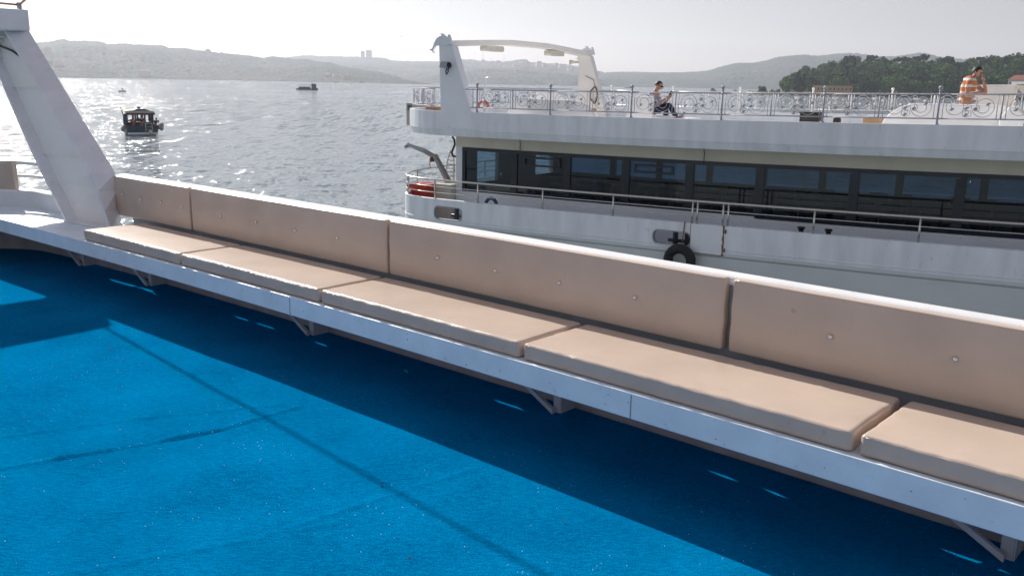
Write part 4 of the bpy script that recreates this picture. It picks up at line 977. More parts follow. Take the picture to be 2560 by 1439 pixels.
# curtain and wires on the wall top
for u, v in ((1300, 352), (1760, 373)):
    s, _ = on(u, v, WWn); mb = MB(); mb.tube([W(s, WWn + .02, -1.38), W(s + .03, WWn + .035, -1.5), W(s + .02, WWn + .02, -1.69)], .008, 5); mb.build('wire', M_dframe, ship)

# scrolled railing on the upper deck
def spiral(cx, cz, r0, r1, a0, a1, n=26):
    return [(cx + (r0 + (r1 - r0) * (k / n) ** .8) * math.cos(a0 + (a1 - a0) * k / n), cz + (r0 + (r1 - r0) * (k / n) ** .8) * math.sin(a0 + (a1 - a0) * k / n)) for k in range(n + 1)]
def scroll_curves():
    c = []
    L = spiral(-.235, .0, .075, .205, 2 * PI * 1.55 + .0, -.15, 44)
    L = [(-.235 + (x + .235) * 1.0 + (0 if True else 0), z) for x, z in L]
    Rr = [(-x, -z) for x, z in L]
    c.append(L + Rr[::-1])
    c.append(spiral(.055, .115, .028, .075, -4.6, 2.4, 22)); c.append([(-x, -z) for x, z in c[-1]])
    c.append(spiral(-.03, -.12, .02, .07, 5.2, -.9, 20)); c.append(spiral(.10, -.03, .015, .07, 2.0, 7.6, 20))
    return c
LEAVES = [(-.30, -.05), (.30, .05), (.06, .10), (-.06, -.03), (.10, -.04), (-.05, -.15)]
def fence_panel(pt, parent, sw, mirror=1, m_=None):
    """pt(x,z) maps panel coordinates (x across, 0 at the middle) into the place"""
    mb = MB()
    for cv in scroll_curves(): mb.tube([pt(x * mirror * sw, z) for x, z in cv], .0062 if m_ is None else .0045, 5)
    for x in (-.455, .455): mb.tube([pt(x * sw, -.22), pt(x * sw, .22)], .008, 5)
    for x, z in LEAVES:
        x *= mirror * sw; q = [pt(x - .045, z - .02), pt(x - .01, z + .03), pt(x + .045, z + .025), pt(x + .01, z - .025)]
        c = pt(x, z); nrm = (Vector(q[1]) - Vector(q[0])).cross(Vector(q[3]) - Vector(q[0])).normalized() * .012
        mb.add([c + nrm, q[0], q[1], q[2], q[3], c - nrm], [(0, 1, 2), (0, 2, 3), (0, 3, 4), (0, 4, 1), (5, 2, 1), (5, 3, 2), (5, 4, 3), (5, 1, 4)])
    return mb.build('scroll_panel', m_ or M_silver, parent)
def fence_run(a, b, wv, name='railing', posts=(True, True), zoff=0, mat_=None):
    """a,b: (s,w) ends of one bay; returns railing part"""
    a = Vector(a); b = Vector(b); d = (b - a); Ln = d.length; d.normalize()
    def pt(x, z, o=0): q = a + d * (x + Ln / 2); return W(q.x - 0, q.y, -.735 + .335 + z + zoff + sh(q.x))
    mb = MB()
    for z in (.225, -.225):
        mb.tube([pt(-Ln / 2, z), pt(0, z), pt(Ln / 2, z)], .012, 6)
        k = 0
        x = -Ln / 2 + .02
        while x < Ln / 2: mb.box((x, -.006, z + .010), (x + .018, .006, z + .026 if z > 0 else z + .020), lambda p, q, r_: pt(p, r_) + SN * q); x += .036
    mb.tube([pt(0, -.225), pt(0, .225)], .015, 6)
    rl = mb.build(name, mat_ or M_silver, ship)
    npan = 2; pw = Ln / 2
    for i in range(2):
        cx = -Ln / 2 + pw * (i + .5)
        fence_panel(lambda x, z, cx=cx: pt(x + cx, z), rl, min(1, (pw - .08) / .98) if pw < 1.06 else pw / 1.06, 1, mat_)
    return rl
def fence_post(s, w):
    mb = MB(); z0 = -.735 + sh(s); mb.tube([W(s, w, z0 - .01), W(s, w, z0 + .63)], .021, 8); mb.tube([W(s, w, z0 + .60), W(s, w, z0 + .63), W(s, w, z0 + .65)], [.021, .034, .018], 8)
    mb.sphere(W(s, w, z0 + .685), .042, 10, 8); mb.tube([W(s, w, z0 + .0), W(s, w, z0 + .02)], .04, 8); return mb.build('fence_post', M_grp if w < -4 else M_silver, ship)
PO = [0, 2.125, 4.25, 6.375, 8.5, 10.625, 12.75, 14.875, 17.0]
for w in (-.05, -7.75):
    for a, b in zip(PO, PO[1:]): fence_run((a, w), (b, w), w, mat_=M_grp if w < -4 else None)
    for s in PO: fence_post(s, w)
    fence_run((-.30 if w > -3 else -.3, w), (0, w), w) if False else None
mb = MB()
for z in (.11, .56): mb.tube([W(-.35, -.05, -.735 + z), W(0, -.05, -.735 + z)], .012, 6); mb.tube([W(-.35, -7.75, -.735 + z), W(0, -7.75, -.735 + z)], .012, 6)
mb.tube([W(-.13, -.05, -.735 + .11), W(-.13, -.05, -.735 + .56)], .012, 6); mb.build('railing', M_silver, ship)
FE = offs(FAS_END, -.05); FEo = [p for p in outline(FE)]
ends = [FEo[i] for i in (4, 13, 24, 35, 44) if i < len(FEo)]
for a, b in zip(ends, ends[1:]): fence_run(a, b, 0)
# arch on the upper deck
def APIL(w0, w1, m_):
    mb = MB(); prof = [(-1.10, UD + .01), (.10, UD + .01), (-.17, -.73), (-.74, .90), (-1.15, .90), (-1.10, -.73)]
    prof = [(-1.12, UD + .01), (-.02, UD + .01), (-.17, -.73), (-.74, .905), (-1.15, .905), (-1.10, -.73)]
    mb.prism(prof, lambda p, q, d: W(p, d, q), w0, w1); return mb.build('arch_pillar', m_, ship, bevel=.01)
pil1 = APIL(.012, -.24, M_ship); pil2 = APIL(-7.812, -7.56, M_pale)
mb = MB()
bw_ = [(-.02, 1.02), (-1.6, 1.11), (-2.9, 1.17), (-4.9, 1.17), (-6.2, 1.11), (-7.78, 1.02)]
vs = []
for w, z in bw_: vs += [W(-1.12, w, z - .15), W(-.78, w, z - .15), W(-.78, w, z), W(-1.12, w, z)]
fs = []
for i in range(len(bw_) - 1):
    for j in range(4): j2 = (j + 1) % 4; fs.append((i * 4 + j, i * 4 + j2, (i + 1) * 4 + j2, (i + 1) * 4 + j))
fs += [(0, 1, 2, 3), tuple(len(vs) - 4 + k for k in range(4))]
mb.add(vs, fs); mb.build('arch_beam', M_pale, ship, bevel=.01)
for w in (-2.15, -5.6):
    mb = MB(); zc = .905; mb.prism(rr(w, zc, .42, .075, .06, 4), lambda p, q, d: W(d, p, q), -1.07, -.83); l_ = mb.build('deck_lamp', M_cream, label='long oval deck lamp under the %s half of the white beam' % ('nearer' if w > -4 else 'farther'), cat='lamp', group='lamps under the beam')
# dolphins, cut from plate, on the pillar heads
def sz(pts, w): return [on(u, v, w) for u, v in pts]
Z = lambda x, y: (1060 + x / 8.99, 70 + y / 8.99)
dol = sz([Z(*p) for p in ((115, 482), (150, 486), (182, 472), (205, 440), (232, 360), (262, 290), (300, 230), (350, 195), (405, 182), (398, 155), (378, 138), (388, 126), (415, 128), (445, 150), (465, 180), (510, 188), (552, 208), (546, 160), (560, 150), (572, 155), (600, 250), (630, 370), (560, 385), (470, 402), (400, 400), (345, 392), (320, 400), (285, 398), (250, 430), (218, 480), (210, 515), (222, 545), (232, 578), (205, 545), (184, 515), (150, 500))], .02)
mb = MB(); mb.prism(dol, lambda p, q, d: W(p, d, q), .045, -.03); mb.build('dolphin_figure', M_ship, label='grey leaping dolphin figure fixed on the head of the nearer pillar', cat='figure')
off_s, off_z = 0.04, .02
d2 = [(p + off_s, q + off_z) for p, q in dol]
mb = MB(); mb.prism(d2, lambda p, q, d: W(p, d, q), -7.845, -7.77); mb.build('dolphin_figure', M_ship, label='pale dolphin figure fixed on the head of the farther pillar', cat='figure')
# floodlight on the near pillar
s, z = on(1113, 166, .12)
fl = empty('floodlight', W(s, .03, z), 'old dark floodlight with bracket on the near white pillar', 'lamp')
mb = MB(); mb.hexa([W(s - .11, .04, z - .05), W(s + .08, .04, z - .07), W(s + .10, .22, z - .03), W(s - .13, .22, z - .02), W(s - .08, .05, z + .08), W(s + .09, .05, z + .08), W(s + .12, .20, z + .12), W(s - .08, .20, z + .12)]); mb.build('housing', M_grey, fl, bevel=.01)
mb = MB(); mb.tube([W(s + .09, .1, z + .02), W(s + .09, .12, z - .14), W(s + .02, .1, z - .2), W(s - .03, .06, z - .14), W(s - .03, .02, z - .06)], .014, 6); mb.build('bracket', M_black, fl)
mb = MB(); mb.tube([W(s + .10, .12, z + .03), W(s + .135, .12, z + .03)], .075, 10); mb.build('rim', M_black, fl)
# loudhailer and wreath on the far pillar
mb = MB(); mb.tube([W(-1.12, -7.6, .70), W(-1.3, -7.5, .70), W(-1.42, -7.44, .70)], [.03, .05, .10], 10); mb.build('loudhailer', M_cream, label='small pale horn speaker on the edge of the far pillar', cat='speaker')
s, z = on(1482, 230, -7.4)
wr_ = empty('rope_wreath', W(s, -7.5, z), 'dark rope and wire loop hung on the far white pillar', 'rope')
mb = MB(); mb.tube([W(s + .13 * math.sin(a), -7.5 + .03, z - .02 + (.24 + .05 * math.sin(a * 3)) * math.cos(a) - .08) for a in [k * 2 * PI / 18 for k in range(19)]], .022, 6); mb.build('loop', M_boatwood, wr_)
mb = MB(); mb.tube([W(s - .35, -7.52, z + .50), W(s - .05, -7.52, z + .38), W(s + .02, -7.5, z + .15)], .01, 5); mb.build('wire', M_boatwood, wr_)

# moulded white benches on the upper deck
def moulded(name_label, s0, s1, w, zt, th=.35, left=.35, right=.0, lean=.0, low=None):
    zb_ = UD + .004; prof = []
    n = 8
    if left:
        for k in range(n + 1): a = PI / 2 * k / n; prof.append((s0 + left * (1 - math.cos(PI / 2 - a)) * 1.0 if False else s0 + left - left * math.cos(a), zt - (zt - zb_) * .82 * (1 - math.sin(a))))
        prof = [(s0, zb_)] + prof
    else: prof = [(s0, zb_), (s0, zt)]
    if right:
        for k in range(n + 1): a = PI / 2 * k / n; prof.append((s1 - right + right * math.sin(a), zt - (zt - zb_) * .82 * (1 - math.cos(a))))
        prof.append((s1, zb_))
    else: prof += [(s1, zt), (s1, zb_)]
    e = empty('moulded_bench', W((s0 + s1) / 2, w, zb_), name_label, 'bench')
    mb = MB(); mb.prism(prof, lambda p, q, d: W(p, d, q), w, w - .12); mb.build('backrest', M_grp, e, bevel=.035)
    mb = MB(); mb.prism([(s0 + left * .3, zb_), (s0 + left * .3, UD + .42), (s1 - right * .3, UD + .42), (s1 - right * .3, zb_)], lambda p, q, d: W(p, d, q), w - .125, w - .55); mb.build('seat', M_grp, e, bevel=.03)
    return e
moulded('low white moulded bench behind the scrolled railing, right of the near pillar', .55, 3.15, -.55, -.375, left=.25, right=.75)
moulded('short white moulded bench with round corner, the seated man leans on it', 3.55, 4.25, -1.25, -.255, left=.25)
moulded('long white moulded bench with curved end in front of the standing man', 9.3, 11.65, -1.6, -.262, left=.75)
# slanted white screen beside the first bench and seat for the man
e = empty('moulded_bench', W(4.4, -1.7, UD), 'low white seat block that the seated man sits on', 'seat')
mb = MB(); mb.box((3.6, -2.15, UD + .003), (5.15, -1.37, UD + .43), W); mb.build('base', M_grp, e, bevel=.04)
mb = MB(); mb.box((3.62, -2.12, UD + .433), (4.75, -1.42, UD + .47), W); mb.build('seat_pad', M_white, e, bevel=.015)
mb = MB(); a = on(1297, 252, -2.2); b = on(1343, 231, -2.2)
mb.prism([(a[0], UD + .003), (a[0], a[1] - .04), (b[0], b[1]), (b[0] + .6, b[1] + .01), (b[0] + 1.3, a[1] + .01), (b[0] + 1.3, UD + .003)], lambda p, q, d: W(p, d, q), -2.2, -2.32); mb.build('windscreen', M_grp, label='slanted white windscreen panel behind the first moulded bench', cat='screen', bevel=.02)
# right hand structures
mb = MB(); p0 = on(2430, 213, -2.9)[0]; mb.prism([(p0, UD + .003), (p0, .135), (p0 + .85, .150), (p0 + .80, -.25), (p0 + .80, UD + .003)], lambda p, q, d: W(p, d, q), -2.9, -3.5); mb.build('console_box', M_grp, label='tall white console box right of the standing man', cat='box', bevel=.02)
e = empty('wheelhouse', W(12.9, -3, UD), 'white wheelhouse corner cut off by the right edge of the picture', 'cabin')
mb = MB(); mb.prism([(11.95, UD + .003), (11.95, -.1), (11.72, .15), (15.8, .2), (15.8, UD + .003)], lambda p, q, d: W(p, d, q), -2.2, -5.4); mb.build('wall', M_cream, e, bevel=.03)
mb = MB(); mb.prism([(11.66, .155), (11.66, .20), (15.9, .26), (15.9, .21)], lambda p, q, d: W(p, d, q), -2.1, -5.5); mb.build('roof', M_grp, e, bevel=.01)
mb = MB(); mb.prism([(11.62, UD + .003), (11.60, -.5), (11.74, -.28), (11.86, -.27), (12.05, -.45), (12.02, -.6), (11.84, -.72), (11.82, UD + .003)], lambda p, q, d: W(p, d, q), -1.1, -2.0); mb.build('moulded_bench', M_grp, label='narrow white moulded seat end beside the wheelhouse', cat='bench', bevel=.03)
# black speaker box and cardboard on deck
mb = MB(); s0, z0 = on(1999, 290, -2.2); mb.box((s0, -2.2, UD + .003), (s0 + .43, -2.6, -.56), W); ob = mb.build('speaker_box', M_dark, label='black box standing on the upper deck behind the railing', cat='box', bevel=.01)
mb = MB(); mb.box((s0 - .02, -2.18, -.557), (s0 + .45, -2.62, -.53), W); mb.build('tray', M_black, label='flat black tray lying on the black deck box', cat='tray')
mb = MB(); s0, z0 = on(2157, 300, -2.2); mb.box((s0, -2.2, UD + .003), (s0 + .34, -2.7, -.595), W); mb.build('cardboard_box', M_tan, label='tan cardboard box on the upper deck left of the curved bench', cat='box', bevel=.01)
mb = MB(); s0, z0 = on(2080, 303, -2.2); mb.box((s0, -2.25, UD + .003), (s0 + .15, -2.45, -.63), W); mb.build('dark_bag', M_dark, label='small dark bag left of the cardboard box', cat='bag', bevel=.04)
# lifebuoy on the far railing
s, z = on(1211, 262, -7.5)
lb_ = empty('lifebuoy', W(s, -7.5, z), 'orange and white lifebuoy on the far railing right of the near pillar', 'lifebuoy')
s = -3.15; LBW = -5.0
lb_.location = W(s, LBW, -.62)
for k in (0, 1):
    mb = MB(); cc = W(s, LBW, -.78); mb.tube([cc + SD * .20 * math.cos(a) + Vector((0, 0, .20 * math.sin(a))) for a in [PI / 2 * k + .12 + (PI / 2 - .24) * i / 7 for i in range(8)]], .05, 8); mb.build('orange_segment', M_orange, lb_)
    mb = MB(); mb.tube([cc + SD * .20 * math.cos(a) + Vector((0, 0, .20 * math.sin(a))) for a in [PI / 2 * k - .13 + .26 * i / 3 for i in range(4)]], .052, 8); mb.build('white_band', M_white, lb_)
mb = MB(); mb.box((s - .06, LBW - .07, UD), (s + .06, LBW - .13, -.55), W); mb.build('stand', M_grp, lb_)
for i, (s, w, l_, c, lab) in enumerate(((-1.0, -5.6, .6, M_tan, 'tan bench cushion left of the long bench, seen through the railing'), (-.1, -5.6, .5, M_tan, 'tan bench cushion behind the slanted screen'), (on(1062, 250, -2.2)[0], -2.2, .30, M_pinkish, 'small faded pinkish bundle at the rounded end of the upper deck'), (on(1084, 250, -2.2)[0], -2.2, .26, M_tan, 'small tan bundle at the rounded end of the upper deck'))):
    mb = MB(); mb.box((s, w, UD + .003), (s + l_, w - .4, -.80 if i < 2 else -.85), W); ee_ = mb.build('padded_box', M_grp if i < 2 else M_grp, label=lab.replace('tan bench cushion', 'white seat block').replace('small faded pinkish bundle', 'white locker').replace('small tan bundle', 'low white locker'), cat='seat block', bevel=.02)
    mb = MB(); mb.box((s + .01, w - .01, -.797 if i < 2 else -.847), (s + l_ - .01, w - .39, -.70), W); mb.build('cushion' if i < 2 else 'bundle', c, label=lab, cat='cushion' if i < 2 else 'bundle', bevel=.04)
# aircon-like grey box outside the rounded end
s, z = -3.62, -.9
ac = empty('outdoor_unit', W(-3.75, -2.6, -1.3), 'grey metal box unit hung outside the rounded end of the upper deck', 'unit')
a = at_dist(1002, 249, (W(-3.7, -2.6, 0)).length); 
mb = MB(); mb.box((-4.02, -2.2, -1.28), (-3.60, -3.0, -.62), W); mb.build('casing', M_seatgrey, ac, bevel=.02)
mb = MB(); 
for k in range(5): mb.box((-3.95, -2.185, -.70 - k * .03), (-3.8, -2.199, -.685 - k * .03), W)
mb.build('grille', M_dframe, ac)
mb = MB(); mb.tube([W(-3.8, -2.6, -1.285), W(-3.8, -2.6, -1.37)], .03); mb.tube([W(-3.8, -2.6, -1.37), W(-3.8, -2.6, -1.39)], .2, 14); mb.build('foot', M_grey, ac)
# small lamp post at the end railing
p = (-3.3, -5.2); mb = MB(); mb.tube([W(-3.2, -5.2, -.4), W(-3.2, -5.2, .14)], .02, 6); mb.tube([W(-3.22, -5.2, .13), W(-3.0, -5.2, .17)], .025, 6); mb.build('lamp_post', M_grp, label='short white lamp post on the end railing, left of the near pillar', cat='lamp')

# aft deck: davit crane, ladder, lockers
cr_ = empty('davit_crane', W(-1.97, -1.5, LD), 'grey davit crane with bent arm reaching out over the aft deck', 'crane')
def q(u, v, w): s, z = on(u, v, w); return W(s, w, z)
w0 = -1.5
mb = MB(); b0 = W(-1.93, w0, LD); mb.tube([b0, q(1122, 455, w0), q(1087, 388, w0)], [.10, .095, .075], 4, smooth=False); mb.build('post', M_grey, cr_)
mb = MB(); mb.tube([q(1095, 397, w0), q(1060, 377, w0), q(1018, 361, w0)], [.075, .07, .045], 4, smooth=False); mb.build('arm', M_grey, cr_)
mb = MB(); c = q(1016, 366, w0); mb.tube([c - SN * .05, c + SN * .05], .055, 10); mb.tube([q(1021, 361, w0), q(1021, 355, w0)], .012, 6); mb.build('pulley', M_grey, cr_)
mb = MB(); mb.tube([q(1080, 394, w0), q(1080, 404, w0)], .07, 8); mb.tube([q(1076, 400, w0), q(1074, 412, w0), q(1077, 419, w0)], .012, 5); mb.build('hook_block', M_rust, cr_)
mb = MB(); mb.tube([W(-1.93, w0, LD), W(-1.93, w0, LD + .05)], .22, 14); mb.build('base', M_grey, cr_)
w1 = -2.4
ld = empty('boarding_ladder', q(1128, 440, w1), 'tangled white boarding ladder stowed upright beside the cabin corner', 'ladder')
mb = MB(); mb.tube([q(1113, 455, w1), q(1119, 400, w1), q(1127, 376, w1)], .018, 6); mb.tube([q(1133, 455, w1), q(1135, 400, w1), q(1130, 376, w1)], .018, 6); mb.build('rail', M_cream, ld)
for k in range(6): v = 390 + k * 10; mb = MB(); mb.tube([q(1120 - k * 1.2, v, w1), q(1135, v + 1.5, w1)], .014, 5); mb.build('rung', M_cream, ld)
mb = MB(); mb.tube([q(1131, 342, w0), q(1136, 350, w0), q(1137, 362, w0), q(1132, 374, w0), q(1129, 383, w0), q(1133, 390, w0), q(1139, 391, w0)], .03, 8); mb.build('hose', M_boatwood, label='dark hose hanging from the soffit to the cabin corner', cat='hose')
mb = MB(); s0, z0 = on(1031, 466, -.6); mb.box((-2.45, -.35, LD), (-1.85, -.95, -2.74), W); mb.build('fire_box', M_red, label='red fire box on the rounded aft deck', cat='box', bevel=.01)
mb = MB(); mb.box((-1.84, -.7, LD), (-1.28, -2.0, -2.72), W); mb.build('deck_locker', M_cream, label='cream deck locker between the red box and the cabin', cat='locker', bevel=.015)
mb = MB()
for a in range(2): mb.box((-1.27 + a * 0, -2.4, LD), (-1.262, -6, -1.40), W)
# tyre fender
tc = on(1699, 642, .86); sT, zT = tc
ty = empty('tyre_fender', W(sT, .86, zT - .1), 'black tyre fender hanging by a rope on the ship side below an opening', 'fender')
mb = MB(); Rm, rm = .26, .105; nu, nv = 40, 10; vs = []; fs = []
for i in range(nu):
    a = 2 * PI * i / nu; tr = 1 + (.05 if i % 2 else 0)
    for j in range(nv):
        b = 2 * PI * j / nv; rad = Rm + rm * math.cos(b) * (tr if math.cos(b) > .3 else 1); vs.append(W(sT + rad * math.cos(a), .86 + rm * 1.1 * math.sin(b), zT - .08 + rad * math.sin(a)))
for i in range(nu):
    for j in range(nv): fs.append((i * nv + j, ((i + 1) % nu) * nv + j, ((i + 1) % nu) * nv + (j + 1) % nv, i * nv + (j + 1) % nv))
mb.add(vs, fs, True); mb.build('tyre', M_black, ty)
mb = MB(); mb.tube([W(sT + .02, .86, zT + .14), q(1708, 590, .76), q(1712, 554, .73), W(on(1713, 550, .66)[0], .6, -2.90)], .012, 6); mb.build('rope', M_rust, ty)
# ------------------------------------------------------------------ people
def skinned(name, joints, edges, m, parent, fn, root=0, sub=2):
    """joints: list of (x,y,z,radius)"""
    base = wloc(parent) if parent else Vector(fn(*joints[root][:3]))
    me = bpy.data.meshes.new(name); me.from_pydata([Vector(fn(*j[:3])) - base for j in joints], edges, []); me.materials.append(m)
    o = bpy.data.objects.new(name, me); COL.objects.link(o)
    if parent: o.parent = parent
    else: o.location = base
    sk = o.modifiers.new('skin', 'SKIN'); sk.use_smooth_shade = True
    lay = me.skin_vertices[0].data
    for i, j in enumerate(joints):
        r = j[3]; lay[i].radius = (r, r) if not isinstance(r, tuple) else r
        lay[i].use_root = (i == root)
    if sub:
        s = o.modifiers.new('sub', 'SUBSURF'); s.levels = sub; s.render_levels = sub
    return o
def bake(o):
    bpy.context.view_layer.update()
    dg = bpy.context.evaluated_depsgraph_get(); me = bpy.data.meshes.new_from_object(o.evaluated_get(dg)); o.modifiers.clear(); o.data = me
    me.polygons.foreach_set('use_smooth', [True] * len(me.polygons)); return o
def face_bits(e, fn, c, fwd, up, rt, k=1.0, glasses=False, skin=M_skin):
    """c head centre; fwd, up, rt unit vectors in local coordinates"""
    c, fwd, up, rt = map(Vector, (c, fwd, up, rt))
    def L(a, b, d): v = c + fwd * a * k + rt * b * k + up * d * k; return Vector(fn(v.x, v.y, v.z))
    mb = MB(); mb.tube([L(.088, 0, .02), L(.118, 0, -.018), L(.09, 0, -.03)], [.010, .017, .010], 8); mb.build('nose', skin, e)
    for sgn in (-1, 1):
        mb = MB(); mb.sphere(L(-.005, sgn * .078, -.005), .026, 8, 6, (.8, .5, 1.1)); mb.build('ear', skin, e)
        mb = MB(); mb.sphere(L(.083, sgn * .032, .012), .011, 8, 6); mb.build('eye', M_lens, e)
    mb = MB(); mb.tube([L(.088, -.025, -.055), L(.097, 0, -.055), L(.088, .025, -.055)], .006, 6); mb.build('mouth', M_red if False else M_boatwood, e)
    if glasses:
        mb = MB()
        for sgn in (-1, 1): mb.tube([L(.098, sgn * .012, .012), L(.092, sgn * .055, .012)], .017, 8); mb.tube([L(.088, sgn * .06, .015), L(-.005, sgn * .08, .01)], .005, 5)
        mb.build('glasses', M_lens, e)
def hand(e, fn, wrist, fdir, side, palm_n, k=1.0, curl=.7, parts=True):
    """five fingers, one skinned mesh"""
    wrist, f, s, n = map(Vector, (wrist, fdir, side, palm_n)); J = []; E = []
    def add(v, r): J.append((v.x, v.y, v.z, r * k)); return len(J) - 1
    a = add(wrist, .024); b = add(wrist + f * .05 * k, .030); E.append((a, b)); c = add(wrist + f * .085 * k, .026); E.append((b, c))
    for i, (o, l) in enumerate(((-.030, .062), (-.010, .074), (.010, .070), (.030, .055))):
        p0 = wrist + f * .09 * k + s * o * k; p1 = p0 + (f * .6 + n * .4 * curl).normalized() * l * .5 * k; p2 = p1 + (f * (.9 - curl) + n * curl).normalized() * l * .55 * k
        x0 = add(p0, .010); x1 = add(p1, .009); x2 = add(p2, .007); E += [(c, x0), (x0, x1), (x1, x2)]
    p0 = wrist + f * .03 * k + s * -.035 * k; p1 = p0 + (f * .5 - s * .6 + n * .3).normalized() * .035 * k; p2 = p1 + (f * .8 + n * .5).normalized() * .03 * k
    x0 = add(p0, .013); x1 = add(p1, .011); x2 = add(p2, .008); E += [(b, x0), (x0, x1), (x1, x2)]
    return bake(skinned('hand', J, E, M_skin, e, fn, 0, 1))
def person_mesh(e, fn, J, E, clothes):
    body = bake(skinned('body', J, E, M_skin, e, fn, 0, 2))
    for nm, m_, jj, ee in clothes: bake(skinned(nm, jj, ee, m_, e, fn, 0, 2))
def headcap(e, fn, c, fwd, up, rt, r=.098, m_=M_hair, drop=.2):
    c, fwd, up, rt = map(Vector, (c, fwd, up, rt)); mb = MB(); vs = []; fs = []; nu, nv = 18, 9
    for j in range(nv + 1):
        ph = PI * .60 * j / nv
        for i in range(nu):
            t = 2 * PI * i / nu; ff = math.cos(t)
            p2 = min(ph, PI * (.27 if ff > .25 else .58)); rad = r * (1 + .05 * noise.noise(Vector((i * .7, j * .9, 3))))
            v = c + up * (math.cos(p2) * rad * 1.12) + fwd * (math.sin(p2) * ff * rad * 1.06 - .012) + rt * (math.sin(p2) * math.sin(t) * rad * .86); vs.append(Vector(fn(v.x, v.y, v.z)))
    for j in range(nv):
        for i in range(nu): fs.append((j * nu + i, (j + 1) * nu + i, (j + 1) * nu + (i + 1) % nu, j * nu + (i + 1) % nu))
    mb.add(vs, fs, True); return mb.build('hair', m_, e)
def standard_head(J, E, neck, c, fwd, up):
    """adds neck->head joints, returns indices"""
    c, fwd, up = Vector(c), Vector(fwd), Vector(up); i = len(J)
    for v, r in ((c - up * .085 - fwd * .012, (.052, .050)), (c - up * .055 + fwd * .012, (.066, .070)), (c + up * 0, (.082, .094)), (c + up * .055 - fwd * .008, (.080, .094)), (c + up * .095 - fwd * .01, (.052, .062))): J.append((v.x, v.y, v.z, r))
    E += [(neck, i), (i, i + 1), (i + 1, i + 2), (i + 2, i + 3), (i + 3, i + 4)]
# seated man: x along the ship, y towards us, z up; origin at his seat
so_s, so_w, so_z = 4.02, -1.72, UD + .472
def F1(x, y, z): return W(so_s + x, so_w + y, so_z + z)
man = empty('person', F1(0, 0, 0), 'seated man in sunglasses and blue and white top, looking at his phone', 'person', 'people on the upper deck')
hc = (.17, 0.0, .70); fwd = Vector((.90, .05, -.42)).normalized(); up = Vector((.42, 0, .90)).normalized(); rt = fwd.cross(up)
J = [(.0, 0, .12, (.15, .12)), (-.01, 0, .26, (.14, .11)), (.03, 0, .42, (.16, .115)), (.07, 0, .52, (.12, .09)), (.10, 0, .575, .055)]
E = [(0, 1), (1, 2), (2, 3), (3, 4)]
standard_head(J, E, 4, hc, fwd, up)
def limb(J, E, root, pts):
    k = root
    for p in pts: J.append(p); E.append((k, len(J) - 1)); k = len(J) - 1
    return k
# legs: near leg on the floor, other crossed over it
limb(J, E, 0, [(.05, .09, .09, .085), (.40, .12, .16, .065), (.44, .12, .11, .06), (.40, .10, -.16, .052), (.42, .09, -.39, .036), (.54, .09, -.42, .032)])
limb(J, E, 0, [(.05, -.09, .09, .085), (.44, -.02, .24, .065), (.50, .02, .21, .058), (.68, .14, .02, .048), (.78, .18, -.04, .036), (.90, .20, .03, .030)])
for sg in (1, -1):
    limb(J, E, 3, [(.08, sg * .17, .47, .058), (.13, sg * .23, .25, .046), (.17, sg * .22, .20, .042), (.36, sg * .12, .36, .032), (.40, sg * .09, .40, .026)])
shirt = [(.0, 0, .10, (.165, .135)), (-.01, 0, .26, (.155, .125)), (.03, 0, .42, (.172, .13)), (.07, 0, .52, (.13, .10)), (.095, 0, .55, .075)]
se = [(0, 1), (1, 2), (2, 3), (3, 4)]
for sg in (1, -1): limb(shirt, se, 3, [(.08, sg * .17, .47, .072), (.115, sg * .215, .31, .064)])
tr = [(.0, 0, .11, (.168, .135)), (.0, 0, .17, (.16, .13))]; te = [(0, 1)]
limb(tr, te, 0, [(.05, .09, .09, .098), (.40, .12, .165, .078), (.445, .12, .11, .072), (.41, .10, -.16, .064), (.42, .09, -.36, .055)])
limb(tr, te, 0, [(.05, -.09, .09, .098), (.44, -.02, .245, .078), (.50, .02, .21, .072), (.68, .14, .02, .060), (.76, .17, -.03, .052)])
person_mesh(man, F1, J, E, [('shirt', M_shirt_bl, shirt, se), ('trousers', M_jeans, tr, te)])
face_bits(man, F1, hc, fwd, up, rt, 1, True); headcap(man, F1, hc, fwd, up, rt)
for sg in (1, -1): hand(man, F1, (.40, sg * .09, .40), (.75, -sg * .2, .6), (0, sg * 1.0, .1), (.2, -sg * .8, .1), 1.0, .7)
for p in ([(.40, .09, -.42), (.50, .09, -.435), (.60, .09, -.44)], [(.76, .17, -.06), (.86, .20, .0), (.95, .21, .09)]):
    mb = MB(); mb.tube([F1(*v) for v in p], [.04, .045, .028], 8); mb.build('shoe', M_shoe, man)
mb = MB(); mb.box((.47, -.07, .44), (.484, .07, .58), lambda a, b, c: F1(a + (c - .5) * .35, b, c)); mb.build('phone', M_black, label='small black phone held up by the seated man', cat='phone', bevel=.003)

# standing man
st_s, st_w, st_z = 10.86, -2.35, UD + .003
def F2(x, y, z): return W(st_s + x, st_w + y, st_z + z)
man2 = empty('person', F2(0, 0, 0), 'standing man in orange and white striped T-shirt, head bowed, hand at mouth', 'person', 'people on the upper deck')
sh0 = st_z
hc = (.14, 0, 1.555); fwd = Vector((.88, .25, -.40)).normalized(); up = Vector((.38, .1, .92)).normalized(); rt = fwd.cross(up).normalized()
J = [(0, 0, .93, (.155, .115)), (0, 0, 1.06, (.135, .105)), (.0, 0, 1.22, (.15, .112)), (.02, 0, 1.35, (.165, .11)), (.05, 0, 1.42, (.11, .08)), (.085, 0, 1.46, .058)]
E = [(0, 1), (1, 2), (2, 3), (3, 4), (4, 5)]
standard_head(J, E, 5, hc, fwd, up)
for sg in (1, -1): limb(J, E, 0, [(.0, sg * .09, .86, .088), (.03, sg * .10, .50, .06), (.02, sg * .10, .44, .058), (0, sg * .10, .10, .040), (.14, sg * .11, .04, .034)])
